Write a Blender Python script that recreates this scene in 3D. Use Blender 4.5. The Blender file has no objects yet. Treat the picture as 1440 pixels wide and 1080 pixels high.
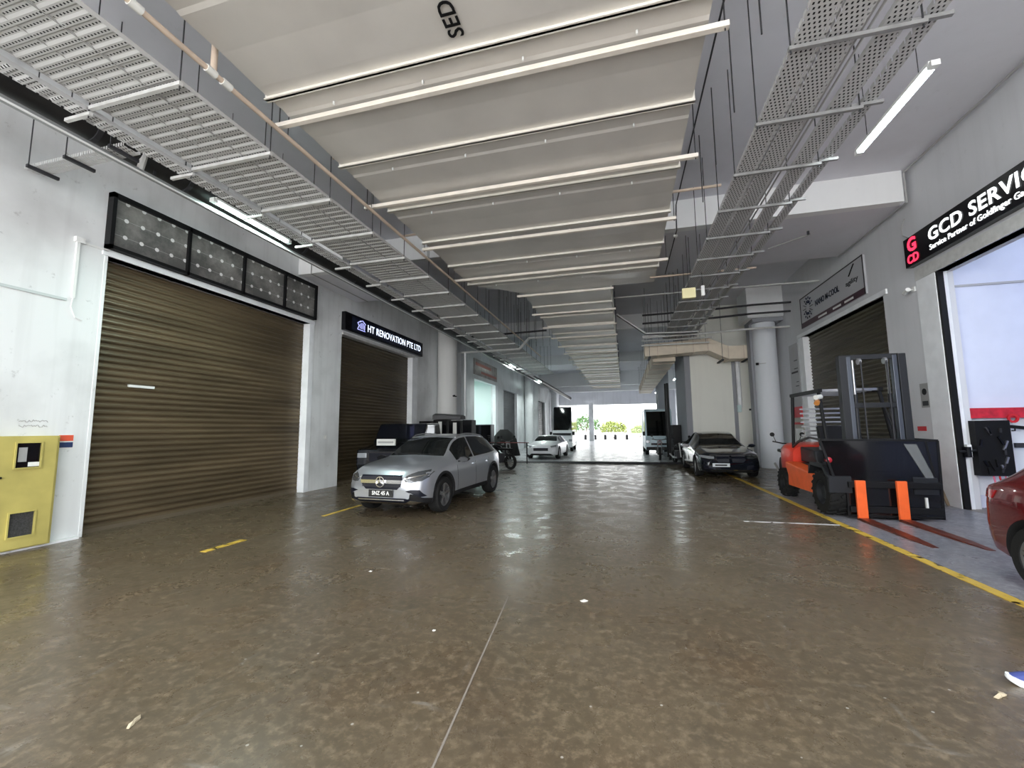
import bpy, bmesh, math, random
import numpy as np
from mathutils import Vector, Matrix
from mathutils.bvhtree import BVHTree
from mathutils.geometry import delaunay_2d_cdt
random.seed(7)
S = bpy.context.scene
COL = S.collection
R = math.radians

# ------------------------------------------------------------------ camera
cam_d = bpy.data.cameras.new('camera')
cam = bpy.data.objects.new('camera', cam_d)
COL.objects.link(cam)
cam_d.sensor_fit = 'HORIZONTAL'
cam_d.sensor_width = 36.0
cam_d.lens = 598.76 / 1440 * 36.0
cam_d.clip_start = 0.05
cam_d.clip_end = 600
yaw, pit, rol = -0.254361, 0.106261, -0.009847
_f = Vector((math.sin(yaw) * math.cos(pit), math.cos(yaw) * math.cos(pit), math.sin(pit)))
_r = Vector((math.cos(yaw), -math.sin(yaw), 0))
_u = _r.cross(_f)
_r2 = _r * math.cos(rol) + _u * math.sin(rol)
_u2 = -_r * math.sin(rol) + _u * math.cos(rol)
M = Matrix((_r2, _u2, -_f)).transposed().to_4x4()
M.translation = Vector((0, 0, 1.62))
cam.matrix_world = M
S.camera = cam

# ------------------------------------------------------------------ world, sun, exposure
S.view_settings.view_transform = 'Standard'
S.view_settings.look = 'None'
S.view_settings.gamma = 1.0
S.view_settings.exposure = 0.63
S.view_settings.use_curve_mapping = False
W = bpy.data.worlds.new('sky')
S.world = W
W.use_nodes = True
nt = W.node_tree
bg = nt.nodes['Background']
tc = nt.nodes.new('ShaderNodeTexCoord')
sx = nt.nodes.new('ShaderNodeSeparateXYZ')
rp = nt.nodes.new('ShaderNodeValToRGB')
nt.links.new(tc.outputs['Generated'], sx.inputs[0])
nt.links.new(sx.outputs['Z'], rp.inputs[0])
rp.color_ramp.elements[0].position = 0.0
rp.color_ramp.elements[0].color = (1.0, 1.0, 0.98, 1)
rp.color_ramp.elements[1].position = 0.7
rp.color_ramp.elements[1].color = (0.86, 0.92, 1.0, 1)
nt.links.new(rp.outputs[0], bg.inputs[0])
bg.inputs[1].default_value = 4.5
sun_d = bpy.data.lights.new('sun', 'SUN')
sun_d.energy = 5.0
sun_d.angle = R(3)
sun_d.color = (1.0, 0.96, 0.9)
sun = bpy.data.objects.new('sun', sun_d)
sun.rotation_euler = (R(12), 0, R(-25))
sun.location = (0, -20, 30)
COL.objects.link(sun)

# ------------------------------------------------------------------ helpers
def lab(o, label=None, cat=None, group=None, kind=None):
    if label: o['label'] = label
    if cat: o['category'] = cat
    if group: o['group'] = group
    if kind: o['kind'] = kind
    return o

def thing(name, label, cat, loc=(0, 0, 0), rz=0.0, group=None):
    o = bpy.data.objects.new(name, None)
    COL.objects.link(o)
    o.location = loc
    o.rotation_euler = (0, 0, rz)
    o.empty_display_size = 0.1
    return lab(o, label, cat, group)

class MB:
    def __init__(s):
        s.v = []; s.f = []; s.m = []
    def add(s, vs, fs, mi=0):
        n = len(s.v)
        s.v += [tuple(v) for v in vs]
        s.f += [tuple(i + n for i in f) for f in fs]
        s.m += [mi] * len(fs)
        return s
    def box(s, x0, x1, y0, y1, z0, z1, mi=0):
        vs = [(x0, y0, z0), (x1, y0, z0), (x1, y1, z0), (x0, y1, z0), (x0, y0, z1), (x1, y0, z1), (x1, y1, z1), (x0, y1, z1)]
        return s.add(vs, [(0, 3, 2, 1), (4, 5, 6, 7), (0, 1, 5, 4), (1, 2, 6, 5), (2, 3, 7, 6), (3, 0, 4, 7)], mi)
    def bar(s, a, b, w, h, up=(0, 0, 1), mi=0):
        a = Vector(a); b = Vector(b); d = (b - a).normalized(); up = Vector(up)
        if abs(d.dot(up)) > .98: up = Vector((1, 0, 0))
        sd = d.cross(up).normalized(); u = sd.cross(d)
        vs = []
        for p in (a, b):
            for i, j in ((-1, -1), (1, -1), (1, 1), (-1, 1)):
                vs.append(p + sd * i * w / 2 + u * j * h / 2)
        return s.add(vs, [(0, 1, 2, 3), (7, 6, 5, 4), (0, 4, 5, 1), (1, 5, 6, 2), (2, 6, 7, 3), (3, 7, 4, 0)], mi)
    def tube(s, pts, r, n=8, mi=0, cap=True):
        pts = [Vector(p) for p in pts]
        rings = []
        prev = None
        for i, p in enumerate(pts):
            if i == 0: d = pts[1] - p
            elif i == len(pts) - 1: d = p - pts[i - 1]
            else: d = (pts[i + 1] - p).normalized() + (p - pts[i - 1]).normalized()
            d = d.normalized()
            if prev is None:
                a = Vector((0, 0, 1)) if abs(d.z) < .9 else Vector((1, 0, 0))
                sd = d.cross(a).normalized()
            else:
                sd = (prev - d * prev.dot(d)).normalized()
            prev = sd
            u = sd.cross(d)
            rr = r[i] if isinstance(r, (list, tuple)) else r
            rings.append([p + (sd * math.cos(2 * math.pi * k / n) + u * math.sin(2 * math.pi * k / n)) * rr for k in range(n)])
        vs = [v for ring in rings for v in ring]
        fs = []
        for i in range(len(pts) - 1):
            for k in range(n):
                fs.append((i * n + k, i * n + (k + 1) % n, (i + 1) * n + (k + 1) % n, (i + 1) * n + k))
        if cap:
            fs.append(tuple(range(n - 1, -1, -1)))
            fs.append(tuple(range((len(pts) - 1) * n, len(pts) * n)))
        return s.add(vs, fs, mi)
    def lathe(s, prof, c=(0, 0, 0), axis='z', n=24, mi=0):
        vs = []
        for r_, h in prof:
            for k in range(n):
                a = 2 * math.pi * k / n
                ca, sa = math.cos(a) * r_, math.sin(a) * r_
                p = {'z': (ca, sa, h), 'y': (ca, h, sa), 'x': (h, ca, sa)}[axis]
                vs.append((p[0] + c[0], p[1] + c[1], p[2] + c[2]))
        fs = []
        for i in range(len(prof) - 1):
            for k in range(n):
                fs.append((i * n + k, i * n + (k + 1) % n, (i + 1) * n + (k + 1) % n, (i + 1) * n + k))
        ring_ = prof[0] == prof[-1]
        if prof[0][0] > 1e-5 and not ring_: fs.append(tuple(range(n)))
        if prof[-1][0] > 1e-5 and not ring_: fs.append(tuple(range((len(prof) - 1) * n, len(prof) * n)))
        return s.add(vs, fs, mi)
    def prism(s, poly, axis, a, b, mi=0):
        # poly in the plane perpendicular to axis: x -> (y,z), y -> (x,z), z -> (x,y)
        def P(u, v, w):
            return {'x': (w, u, v), 'y': (u, w, v), 'z': (u, v, w)}[axis]
        n = len(poly)
        vs = [P(u, v, a) for u, v in poly] + [P(u, v, b) for u, v in poly]
        fs = [tuple(range(n)), tuple(range(2 * n - 1, n - 1, -1))]
        for i in range(n):
            fs.append((i, (i + 1) % n, n + (i + 1) % n, n + i))
        return s.add(vs, fs, mi)
    def loft(s, secs, mi=0, closed=True, cap=True):
        n = len(secs[0])
        vs = [p for sec in secs for p in sec]
        fs = []
        for i in range(len(secs) - 1):
            for k in range(n if closed else n - 1):
                fs.append((i * n + k, i * n + (k + 1) % n, (i + 1) * n + (k + 1) % n, (i + 1) * n + k))
        if cap:
            fs.append(tuple(range(n - 1, -1, -1)))
            fs.append(tuple(range((len(secs) - 1) * n, len(secs) * n)))
        return s.add(vs, fs, mi)
    def build(s, name, mat, parent=None, smooth=False, world=False, bevel=0.0, label=None, norm=True):
        me = bpy.data.meshes.new(name)
        vs = s.v
        if world and parent is not None:
            L = parent.location
            vs = [(v[0] - L.x, v[1] - L.y, v[2] - L.z) for v in vs]
        me.from_pydata(vs, [], s.f)
        mats = mat if isinstance(mat, (list, tuple)) else [mat]
        for m in mats: me.materials.append(m)
        if len(mats) > 1:
            for p, i in zip(me.polygons, s.m): p.material_index = i
        if norm:
            bm = bmesh.new(); bm.from_mesh(me)
            bmesh.ops.recalc_face_normals(bm, faces=bm.faces)
            bm.to_mesh(me); bm.free()
        if smooth:
            me.shade_smooth()
            try: me.set_sharp_from_angle(angle=R(38))
            except Exception: pass
        o = bpy.data.objects.new(name, me)
        COL.objects.link(o)
        if parent is not None: o.parent = parent
        if bevel > 0:
            b = o.modifiers.new('bevel', 'BEVEL'); b.width = bevel; b.segments = 2; b.limit_method = 'ANGLE'
        if label: o['label'] = label
        return o

def text_mesh(s, size, bold=0.0, spacing=1.0, extrude=0.004):
    c = bpy.data.curves.new('lettering', 'FONT')
    c.body = s; c.size = size; c.offset = bold; c.space_character = spacing; c.extrude = extrude
    c.resolution_u = 3
    o = bpy.data.objects.new('lettering', c)
    COL.objects.link(o)
    dg = bpy.context.evaluated_depsgraph_get()
    me = bpy.data.meshes.new_from_object(o.evaluated_get(dg))
    bpy.data.objects.remove(o)
    bpy.data.curves.remove(c)
    return me

def put_text(name, s, size, mat, origin, xdir, ydir, parent=None, bold=0.0, fit=None, extrude=0.004, spacing=1.0, label=None):
    """lettering laid on a plane: origin is the lower-left corner, in parent space"""
    me = text_mesh(s, size, bold, spacing, extrude)
    xs = [v.co.x for v in me.vertices]; ys = [v.co.y for v in me.vertices]
    x0, x1, y0 = min(xs), max(xs), min(ys)
    k = (fit / (x1 - x0)) if fit else 1.0
    xd = Vector(xdir); yd = Vector(ydir); zd = xd.cross(yd)
    og = Vector(origin)
    for v in me.vertices:
        c = v.co
        v.co = og + xd * (c.x - x0) * k + yd * (c.y - y0) + zd * c.z
    me.materials.clear(); me.materials.append(mat)
    me.name = name
    o = bpy.data.objects.new(name, me)
    COL.objects.link(o)
    if parent is not None: o.parent = parent
    if label: o['label'] = label
    return o

ORD = ['nearest', 'second', 'third', 'fourth', 'fifth', 'sixth', 'seventh', 'eighth', 'ninth', 'tenth', 'eleventh', 'twelfth', 'thirteenth',
       'fourteenth', 'fifteenth', 'sixteenth', 'seventeenth', 'eighteenth', 'nineteenth', 'twentieth', 'twenty-first', 'twenty-second', 'twenty-third', 'twenty-fourth']

# ------------------------------------------------------------------ materials
def mat(name, col, rough=0.6, metal=0.0, emit=0.0, ecol=None, noise=0.0, nscale=3.0, bump=0.0, bscale=30.0, coat=0.0, spec=0.5, alpha=1.0, trans=0.0):
    m = bpy.data.materials.new(name); m.use_nodes = True
    n = m.node_tree; b = n.nodes['Principled BSDF']
    b.inputs['Base Color'].default_value = (*col, 1)
    b.inputs['Roughness'].default_value = rough
    b.inputs['Metallic'].default_value = metal
    b.inputs['Specular IOR Level'].default_value = spec
    if coat:
        b.inputs['Coat Weight'].default_value = coat
        b.inputs['Coat Roughness'].default_value = 0.05
    if emit:
        b.inputs['Emission Color'].default_value = (*(ecol or col), 1)
        b.inputs['Emission Strength'].default_value = emit
    if trans: b.inputs['Transmission Weight'].default_value = trans
    if alpha < 1: b.inputs['Alpha'].default_value = alpha
    if noise or bump:
        t = n.nodes.new('ShaderNodeTexCoord')
    if noise:
        nz = n.nodes.new('ShaderNodeTexNoise'); nz.inputs['Scale'].default_value = nscale; nz.inputs['Detail'].default_value = 6
        n.links.new(t.outputs['Object'], nz.inputs['Vector'])
        mx = n.nodes.new('ShaderNodeMix'); mx.data_type = 'RGBA'
        rm = n.nodes.new('ShaderNodeMapRange'); rm.inputs[1].default_value = .32; rm.inputs[2].default_value = .68
        n.links.new(nz.outputs['Fac'], rm.inputs[0]); n.links.new(rm.outputs[0], mx.inputs[0])
        mx.inputs[6].default_value = (*[c * (1 - noise) for c in col], 1)
        mx.inputs[7].default_value = (*[min(1, c * (1 + noise * .6)) for c in col], 1)
        n.links.new(mx.outputs[2], b.inputs['Base Color'])
    if bump:
        nb = n.nodes.new('ShaderNodeTexNoise'); nb.inputs['Scale'].default_value = bscale; nb.inputs['Detail'].default_value = 4
        n.links.new(t.outputs['Object'], nb.inputs['Vector'])
        bp = n.nodes.new('ShaderNodeBump'); bp.inputs['Strength'].default_value = bump; bp.inputs['Distance'].default_value = .01
        n.links.new(nb.outputs['Fac'], bp.inputs['Height']); n.links.new(bp.outputs[0], b.inputs['Normal'])
    return m

def nd(n, typ, **kw):
    x = n.nodes.new(typ)
    for k, v in kw.items(): setattr(x, k, v)
    return x

def mth(n, op, a, b=None, c=None):
    x = n.nodes.new('ShaderNodeMath'); x.operation = op
    for i, v in enumerate((a, b, c)):
        if v is None: continue
        if isinstance(v, (int, float)): x.inputs[i].default_value = v
        else: n.links.new(v, x.inputs[i])
    return x.outputs[0]

def mixc(n, fac, a, b):
    x = n.nodes.new('ShaderNodeMix'); x.data_type = 'RGBA'
    for i, v in ((0, fac), (6, a), (7, b)):
        if isinstance(v, (int, float)): x.inputs[i].default_value = v
        elif isinstance(v, tuple): x.inputs[i].default_value = (*v, 1)
        else: n.links.new(v, x.inputs[i])
    return x.outputs[2]

def wall_mat(name, col, dirt=0.5, streak=0.5, dcol=(0.2, 0.2, 0.19)):
    """painted concrete with scuffs, stains and faint vertical runs"""
    m = bpy.data.materials.new(name); m.use_nodes = True
    n = m.node_tree; b = n.nodes['Principled BSDF']
    b.inputs['Roughness'].default_value = .75
    t = nd(n, 'ShaderNodeTexCoord')
    n1 = nd(n, 'ShaderNodeTexNoise'); n1.inputs['Scale'].default_value = .7; n1.inputs['Detail'].default_value = 8
    n.links.new(t.outputs['Object'], n1.inputs['Vector'])
    r1 = nd(n, 'ShaderNodeMapRange'); r1.inputs[1].default_value = .45; r1.inputs[2].default_value = .75
    n.links.new(n1.outputs['Fac'], r1.inputs[0])
    mp = nd(n, 'ShaderNodeMapping'); mp.inputs['Scale'].default_value = (4, 4, .25)
    n.links.new(t.outputs['Object'], mp.inputs[0])
    n2 = nd(n, 'ShaderNodeTexNoise'); n2.inputs['Scale'].default_value = 1.2; n2.inputs['Detail'].default_value = 5
    n.links.new(mp.outputs[0], n2.inputs['Vector'])
    r2 = nd(n, 'ShaderNodeMapRange'); r2.inputs[1].default_value = .5; r2.inputs[2].default_value = .8
    n.links.new(n2.outputs['Fac'], r2.inputs[0])
    n3 = nd(n, 'ShaderNodeTexNoise'); n3.inputs['Scale'].default_value = 5; n3.inputs['Detail'].default_value = 9; n3.inputs['Roughness'].default_value = .7
    n.links.new(t.outputs['Object'], n3.inputs['Vector'])
    r3 = nd(n, 'ShaderNodeMapRange'); r3.inputs[1].default_value = .62; r3.inputs[2].default_value = .74
    n.links.new(n3.outputs['Fac'], r3.inputs[0])
    c = mixc(n, mth(n, 'MULTIPLY', r1.outputs[0], dirt * .35), col, dcol)
    c = mixc(n, mth(n, 'MULTIPLY', r2.outputs[0], streak * .35), c, dcol)
    c = mixc(n, mth(n, 'MULTIPLY', r3.outputs[0], dirt * .5), c, dcol)
    n.links.new(c, b.inputs['Base Color'])
    bp = nd(n, 'ShaderNodeBump'); bp.inputs['Strength'].default_value = .15; bp.inputs['Distance'].default_value = .01
    n.links.new(n3.outputs['Fac'], bp.inputs['Height']); n.links.new(bp.outputs[0], b.inputs['Normal'])
    return m

def perf_mat(name, col, px, py, hx, hy, rough=.55, metal=.1, stagger=True):
    """galvanised sheet punched with rows of slots"""
    m = bpy.data.materials.new(name); m.use_nodes = True
    n = m.node_tree; b = n.nodes['Principled BSDF']
    b.inputs['Base Color'].default_value = (*col, 1)
    b.inputs['Roughness'].default_value = rough; b.inputs['Metallic'].default_value = metal
    t = nd(n, 'ShaderNodeTexCoord'); s = nd(n, 'ShaderNodeSeparateXYZ')
    n.links.new(t.outputs['Object'], s.inputs[0])
    v = mth(n, 'DIVIDE', s.outputs['Y'], py)
    u = mth(n, 'DIVIDE', s.outputs['X'], px)
    if stagger:
        odd = mth(n, 'MULTIPLY', mth(n, 'FLOORED_MODULO', mth(n, 'FLOOR', v), 2.0), .5)
        u = mth(n, 'ADD', u, odd)
    fu = mth(n, 'ABSOLUTE', mth(n, 'SUBTRACT', mth(n, 'FRACT', u), .5))
    fv = mth(n, 'ABSOLUTE', mth(n, 'SUBTRACT', mth(n, 'FRACT', v), .5))
    hole = mth(n, 'MULTIPLY', mth(n, 'LESS_THAN', fu, hx / 2), mth(n, 'LESS_THAN', fv, hy / 2))
    n.links.new(mth(n, 'SUBTRACT', 1.0, hole), b.inputs['Alpha'])
    return m

def glass_mat(name, col, rough=.03, alpha=.5):
    m = mat(name, col, rough=rough, spec=.8)
    n = m.node_tree; b = n.nodes['Principled BSDF']
    b.inputs['Alpha'].default_value = alpha
    return m

WHITE = wall_mat('white painted concrete', (.78, .80, .81), 1.2, .5)
WHITE2 = wall_mat('grey white painted concrete', (.60, .61, .64), .4, .6)
RWALL = wall_mat('pale grey painted concrete', (.66, .67, .70), .3, .3)
SOFFIT = wall_mat('ceiling concrete', (.74, .74, .79), .35, .1)
BEAMW = wall_mat('white painted beam', (.85, .86, .87), .2, .1)
COLGREY = wall_mat('grey column paint', (.30, .31, .34), .3, .3)
CREAM = wall_mat('cream painted blockwork', (.85, .85, .79), .2, .2)
TRIMW = mat('white trim paint', (.85, .87, .90), .5, noise=.08)
GALV = mat('galvanised steel', (.55, .55, .56), .45, .5, noise=.15, nscale=6)
STRUTD = mat('dark zinc strut', (.30, .30, .30), .5, .3, noise=.15, nscale=8)  # darker grey zinc for the right-hand hangers
STRUT = mat('zinc strut', (.62, .62, .61), .5, .15, noise=.12, nscale=8)
DUCT = mat('beige grey duct sheet', (.66, .635, .60), .42, .15, noise=.07, nscale=1.2, bump=.12, bscale=3)
FLANGE = mat('cream duct flange', (.88, .85, .78), .45, .1, noise=.06)
SUPPORT = mat('cream support channel', (.86, .80, .72), .5, .1, noise=.1)
INSUL = mat('beige insulated duct', (.80, .70, .57), .6, 0, noise=.08)
PIPEB = mat('tan painted pipe', (.62, .50, .40), .5, 0, noise=.1)
PIPEG = mat('grey conduit', (.42, .42, .42), .5, .2)
DARKPIPE = mat('dark grey pipe', (.022, .022, .022), .45, 0, spec=.3, noise=.3, nscale=2)
ROD = mat('dark threaded rod', (.035, .035, .04), .6, .2)
WHITEP = mat('white plastic', (.82, .83, .82), .4)
RED = mat('red plastic', (.6, .02, .03), .4)
BLACK = mat('black paint', (.008, .008, .009), .5, spec=.2)
BLACKG = mat('black gloss', (.006, .006, .008), .15, spec=.3)
RUBBER = mat('black rubber', (.012, .012, .012), .8, spec=.25, bump=.3, bscale=40)
CHROME = mat('chrome', (.8, .8, .82), .12, 1.0)
STEEL = mat('brushed steel', (.45, .45, .46), .35, .9)
YELLOWP = mat('dull yellow painted steel', (.50, .43, .13), .5, 0, noise=.18, nscale=2.5)
ORANGE = mat('orange paint', (.85, .13, .025), .42, noise=.1, nscale=6)
REDP = mat('red orange paint', (.72, .05, .025), .3, coat=.4)
TILEB = mat('off white', (.75, .75, .72), .6)
GLOWW = mat('lit white letters', (1, 1, 1), .5, emit=1.0, ecol=(.93, .98, 1))
GLOWR = mat('lit red letters', (.9, .02, .05), .5, emit=1.4, ecol=(1, .03, .08))
GLOWB = mat('lit pale blue letters', (.75, .85, 1), .5, emit=1.0, ecol=(.78, .86, 1))
TUBEL = mat('lit fluorescent tube, cool green white', (1, 1, 1), .5, emit=16, ecol=(.72, 1, .93))
TUBER = mat('lit fluorescent tube, cool white', (1, 1, 1), .5, emit=13, ecol=(.88, 1, 1))
# ------------------------------------------------------------------ the setting: floor, walls, ceiling
XL, XR = -8.34, 6.30
ZC, ZB = 7.27, 6.55
Y0, YE = -2.2, 58.0

def floor_mat(name, base, base2, rough0, rough1, marks=1.0):
    m = bpy.data.materials.new(name); m.use_nodes = True
    n = m.node_tree; b = n.nodes['Principled BSDF']
    t = nd(n, 'ShaderNodeTexCoord')
    def noise(sc, det, ro=.6, vec=None, mapping=None, dist=0):
        x = nd(n, 'ShaderNodeTexNoise'); x.inputs['Scale'].default_value = sc; x.inputs['Detail'].default_value = det; x.inputs['Roughness'].default_value = ro
        x.inputs['Distortion'].default_value = dist
        v = t.outputs['Object']
        if mapping:
            mp = nd(n, 'ShaderNodeMapping'); mp.inputs['Scale'].default_value = mapping[0]; mp.inputs['Rotation'].default_value = (0, 0, mapping[1])
            n.links.new(v, mp.inputs[0]); v = mp.outputs[0]
        n.links.new(v, x.inputs['Vector'])
        return x.outputs['Fac']
    def rng(v, a, c, lo=0., hi=1.):
        x = nd(n, 'ShaderNodeMapRange'); n.links.new(v, x.inputs[0])
        for i, k in enumerate((a, c, lo, hi)): x.inputs[i + 1].default_value = k
        return x.outputs[0]
    big = rng(noise(.55, 6, .6), .35, .65)
    mid = rng(noise(2.2, 8, .7, dist=.4), .35, .68)
    fine = noise(14, 8, .75)
    c = mixc(n, big, base, base2)
    red_ = rng(noise(.8, 4, .6, mapping=((1, 1, 1), 1.1)), .48, .66)
    c = mixc(n, mth(n, 'MULTIPLY', red_, .35), c, (base[0] * 1.15, base[1] * .9, base[2] * .85))
    c = mixc(n, mth(n, 'MULTIPLY', mid, .6), c, tuple(k * .62 for k in base))
    c = mixc(n, mth(n, 'MULTIPLY', rng(noise(30, 8, .8), .5, .68), .35), c, tuple(k * .45 for k in base))
    c = mixc(n, mth(n, 'MULTIPLY', rng(fine, .48, .66), .5), c, tuple(min(1, k * 2.0) for k in base2))
    # pale scuffs and drag marks, tyre-like streaks
    s1 = rng(noise(3.0, 6, .65, mapping=((.5, 2.6, 1), R(-22))), .62, .72)
    s2 = rng(noise(2.6, 5, .6, mapping=((3.4, .5, 1), R(12))), .65, .74)
    patch = rng(noise(.9, 3), .45, .62)
    c = mixc(n, mth(n, 'MULTIPLY', mth(n, 'MULTIPLY', s1, patch), .38 * marks), c, (.36, .35, .32))
    c = mixc(n, mth(n, 'MULTIPLY', s2, .25 * marks), c, (.28, .27, .24))
    dk = rng(noise(1.1, 5, .7, mapping=((1, 1, 1), .6)), .58, .75)
    c = mixc(n, mth(n, 'MULTIPLY', dk, .45 * marks), c, (.035, .03, .025))
    # tiny specks
    vo = nd(n, 'ShaderNodeTexVoronoi'); vo.inputs['Scale'].default_value = 5.5
    n.links.new(t.outputs['Object'], vo.inputs['Vector'])
    sp = mth(n, 'LESS_THAN', vo.outputs['Distance'], .045)
    c = mixc(n, mth(n, 'MULTIPLY', sp, .5 * marks), c, (.55, .53, .48))
    n.links.new(c, b.inputs['Base Color'])
    r_ = rng(mid, 0, 1, rough0, rough1)
    n.links.new(r_, b.inputs['Roughness'])
    b.inputs['Specular IOR Level'].default_value = .42
    bp = nd(n, 'ShaderNodeBump'); bp.inputs['Strength'].default_value = .10; bp.inputs['Distance'].default_value = .004
    n.links.new(noise(9, 5, .6), bp.inputs['Height']); n.links.new(bp.outputs[0], b.inputs['Normal'])
    return m

FLOOR = floor_mat('sealed brown concrete', (.092, .070, .042), (.140, .108, .070), .20, .42)
FLOOR2 = floor_mat('daylight-paled concrete', (.40, .42, .44), (.5, .52, .54), .22, .4, .3)  # pale colour also carries the outdoor light on the far floor
GROUND = floor_mat('outdoor concrete', (.42, .41, .39), (.5, .49, .47), .6, .8, .3)
APRON = floor_mat('grey shop apron concrete', (.20, .20, .22), (.26, .26, .28), .25, .45, .6)

b = MB(); b.box(XL - .4, XR + .5, Y0, 20.4, -.3, 0); lab(b.build('floor', FLOOR), kind='structure')
b = MB(); b.box(XL - .4, XR + 6, 20.75, YE + .5, -.3, 0.02); lab(b.build('floor_far', FLOOR2), kind='structure')
b = MB(); b.prism([(20.35, -.01), (20.45, .05), (20.6, .085), (20.75, .075), (20.85, .02), (20.85, -.2), (20.35, -.2)], 'x', -5.2, 3.0)
lab(b.build('floor_ramp', mat('dark rubber ramp', (.03, .03, .035), .6)), kind='structure')
b = MB(); b.box(XL - .4, -5.2, 20.4, 20.75, -.3, .01); b.box(3.0, XR + .5, 20.4, 20.75, -.3, .01); b.box(-5.2, 3.0, 20.4, 20.75, -.3, -.02)
lab(b.build('floor_strip', FLOOR), kind='structure')
b = MB(); b.box(-60, 60, YE + .5, 160, -.35, 0.01); b.box(-60, 60, -60, Y0, -.35, -.005); b.box(XR + 6, 60, Y0, YE + .5, -.35, 0)
lab(b.build('ground', GROUND), kind='structure')

# ceiling slabs: high bays and dropped soffits, one structural mesh per bay
zones = [(Y0, 11.05, ZC, SOFFIT), (11.05, 14.0, ZB, SOFFIT), (14.0, 21.8, ZC, SOFFIT), (21.8, 24.8, ZB, SOFFIT), (24.8, 32.6, ZC, SOFFIT), (32.6, 35.6, ZB, SOFFIT), (35.6, YE, ZC, SOFFIT)]
for y0, y1, z, m_ in zones:
    b = MB(); b.box(XL - .4, XR + .4, y0, y1, z, 7.9)
    lab(b.build('ceiling', m_), kind='structure')
for y in (11.05, 21.8, 32.6):
    b = MB(); b.box(XL - .02, 6.18, y - .22, y - .002, ZB, ZC + .05)
    lab(b.build('ceiling_beam', BEAMW), kind='structure')
for y in (43.0, 50.0):
    b = MB(); b.box(XL, XR, y, y + .5, 5.9, ZC + .05); lab(b.build('ceiling_beam', BEAMW), kind='structure')
b = MB(); b.box(XL, XR + 4, YE - .5, YE, 4.75, ZC + .05); lab(b.build('ceiling_beam', WHITE2), kind='structure')

def wall_x(name, x0, x1, y0, y1, openings, m_, ztop=7.9):
    b = MB(); y = y0
    for a, c, h in openings:
        b.box(x0, x1, y, a, -.1, ztop)
        b.box(x0, x1, a, c, h, ztop)
        y = c
    b.box(x0, x1, y, y1, -.1, ztop)
    return lab(b.build(name, m_), kind='structure')

wall_x('wall_left', XL - .32, XL, Y0, YE, [(4.97, 9.84, 4.60), (11.2, 15.78, 4.62), (23.34, 27.6, 4.60), (29.6, 33.6, 4.50), (41.9, 46.4, 4.5)], WHITE)
wall_x('wall_right', XR, XR + .32, Y0, 30.0, [(4.2, 10.42, 4.75), (12.19, 17.1, 4.80)], RWALL)
wall_x('wall_right_far_added', XR, XR + .32, 30.0, YE, [(33, 37.5, 4.6), (44, 48, 4.6)], WHITE2)  # added to close the far right side and cut the daylight there
lab(MB().box(XR + .3, XR + .34, 32.5, 48.5, -.1, 5).build('wall_right_backing', COLGREY), kind='structure')  # keeps daylight out through the openings of the added wall

# shutters as doors of the setting
def shutter(name, x, y0, y1, h, col, face, pitch=.112, depth=.03, zb=0.0, sag=True):
    m_ = bpy.data.materials.new(name + ' steel'); m_.use_nodes = True
    n = m_.node_tree; p = n.nodes['Principled BSDF']; p.inputs['Roughness'].default_value = .42; p.inputs['Metallic'].default_value = .25
    t = nd(n, 'ShaderNodeTexCoord'); mp = nd(n, 'ShaderNodeMapping'); mp.inputs['Scale'].default_value = (.3, .3, 2.2)
    n.links.new(t.outputs['Object'], mp.inputs[0])
    nz = nd(n, 'ShaderNodeTexNoise'); nz.inputs['Scale'].default_value = 1.3; nz.inputs['Detail'].default_value = 6
    n.links.new(mp.outputs[0], nz.inputs['Vector'])
    rr = nd(n, 'ShaderNodeMapRange'); rr.inputs[1].default_value = .35; rr.inputs[2].default_value = .65
    n.links.new(nz.outputs['Fac'], rr.inputs[0])
    n.links.new(mixc(n, rr.outputs[0], tuple(c * .72 for c in col), tuple(min(1, c * 1.25) for c in col)), p.inputs['Base Color'])
    N = int((h - zb) / pitch); b = MB()
    prof = []
    for i in range(N + 1):
        z = zb + i * pitch
        for u, d in ((0, 0), (.22, .0), (.42, .75), (.6, 1), (.8, .8), (.93, .15)):
            zz = z + u * pitch
            if zz > h: break
            prof.append((d * depth * face, zz))
    vs = []; fs = []
    for d, z in prof: vs += [(x + d, y0, z), (x + d, y1, z)]
    for i in range(len(prof) - 1): fs.append((2 * i, 2 * i + 1, 2 * i + 3, 2 * i + 2))
    k = len(vs)
    vs += [(x - .04 * face, y0, zb), (x - .04 * face, y1, zb), (x - .04 * face, y0, h), (x - .04 * face, y1, h)]
    fs.append((k, k + 2, k + 3, k + 1))
    b.add(vs, fs)
    o = b.build(name, m_, norm=False); lab(o, kind='structure')
    bb = MB(); bb.box(x - .03, x + .03, y0, y1, zb, zb + .07); bb.build('bottom_rail', GALV if face < 0 else YELLOWD, o)
    return o
YELLOWD = mat('dark bronze rail', (.16, .13, .09), .5, .3)
BRONZE = (.125, .094, .055)
d1 = shutter('door_1', XL - .22, 4.97, 9.84, 4.60, BRONZE, 1)
b = MB(); b.box(XL - .215, XL - .175, 5.59, 6.02, 2.44, 2.485); b.build('slot_label', WHITEP, d1)
d2 = shutter('door_2', XL - .22, 11.2, 15.78, 4.62, (.085, .066, .038), 1)
d4 = shutter('door_4', XL - .22, 29.6, 33.6, 4.50, (.05, .055, .06), 1)
d5 = shutter('door_5', XL - .22, 41.9, 46.4, 4.50, (.05, .055, .06), 1)
d6 = shutter('door_6', XR + .2, 12.19, 17.1, 4.80, (.075, .065, .04), -1)

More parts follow.
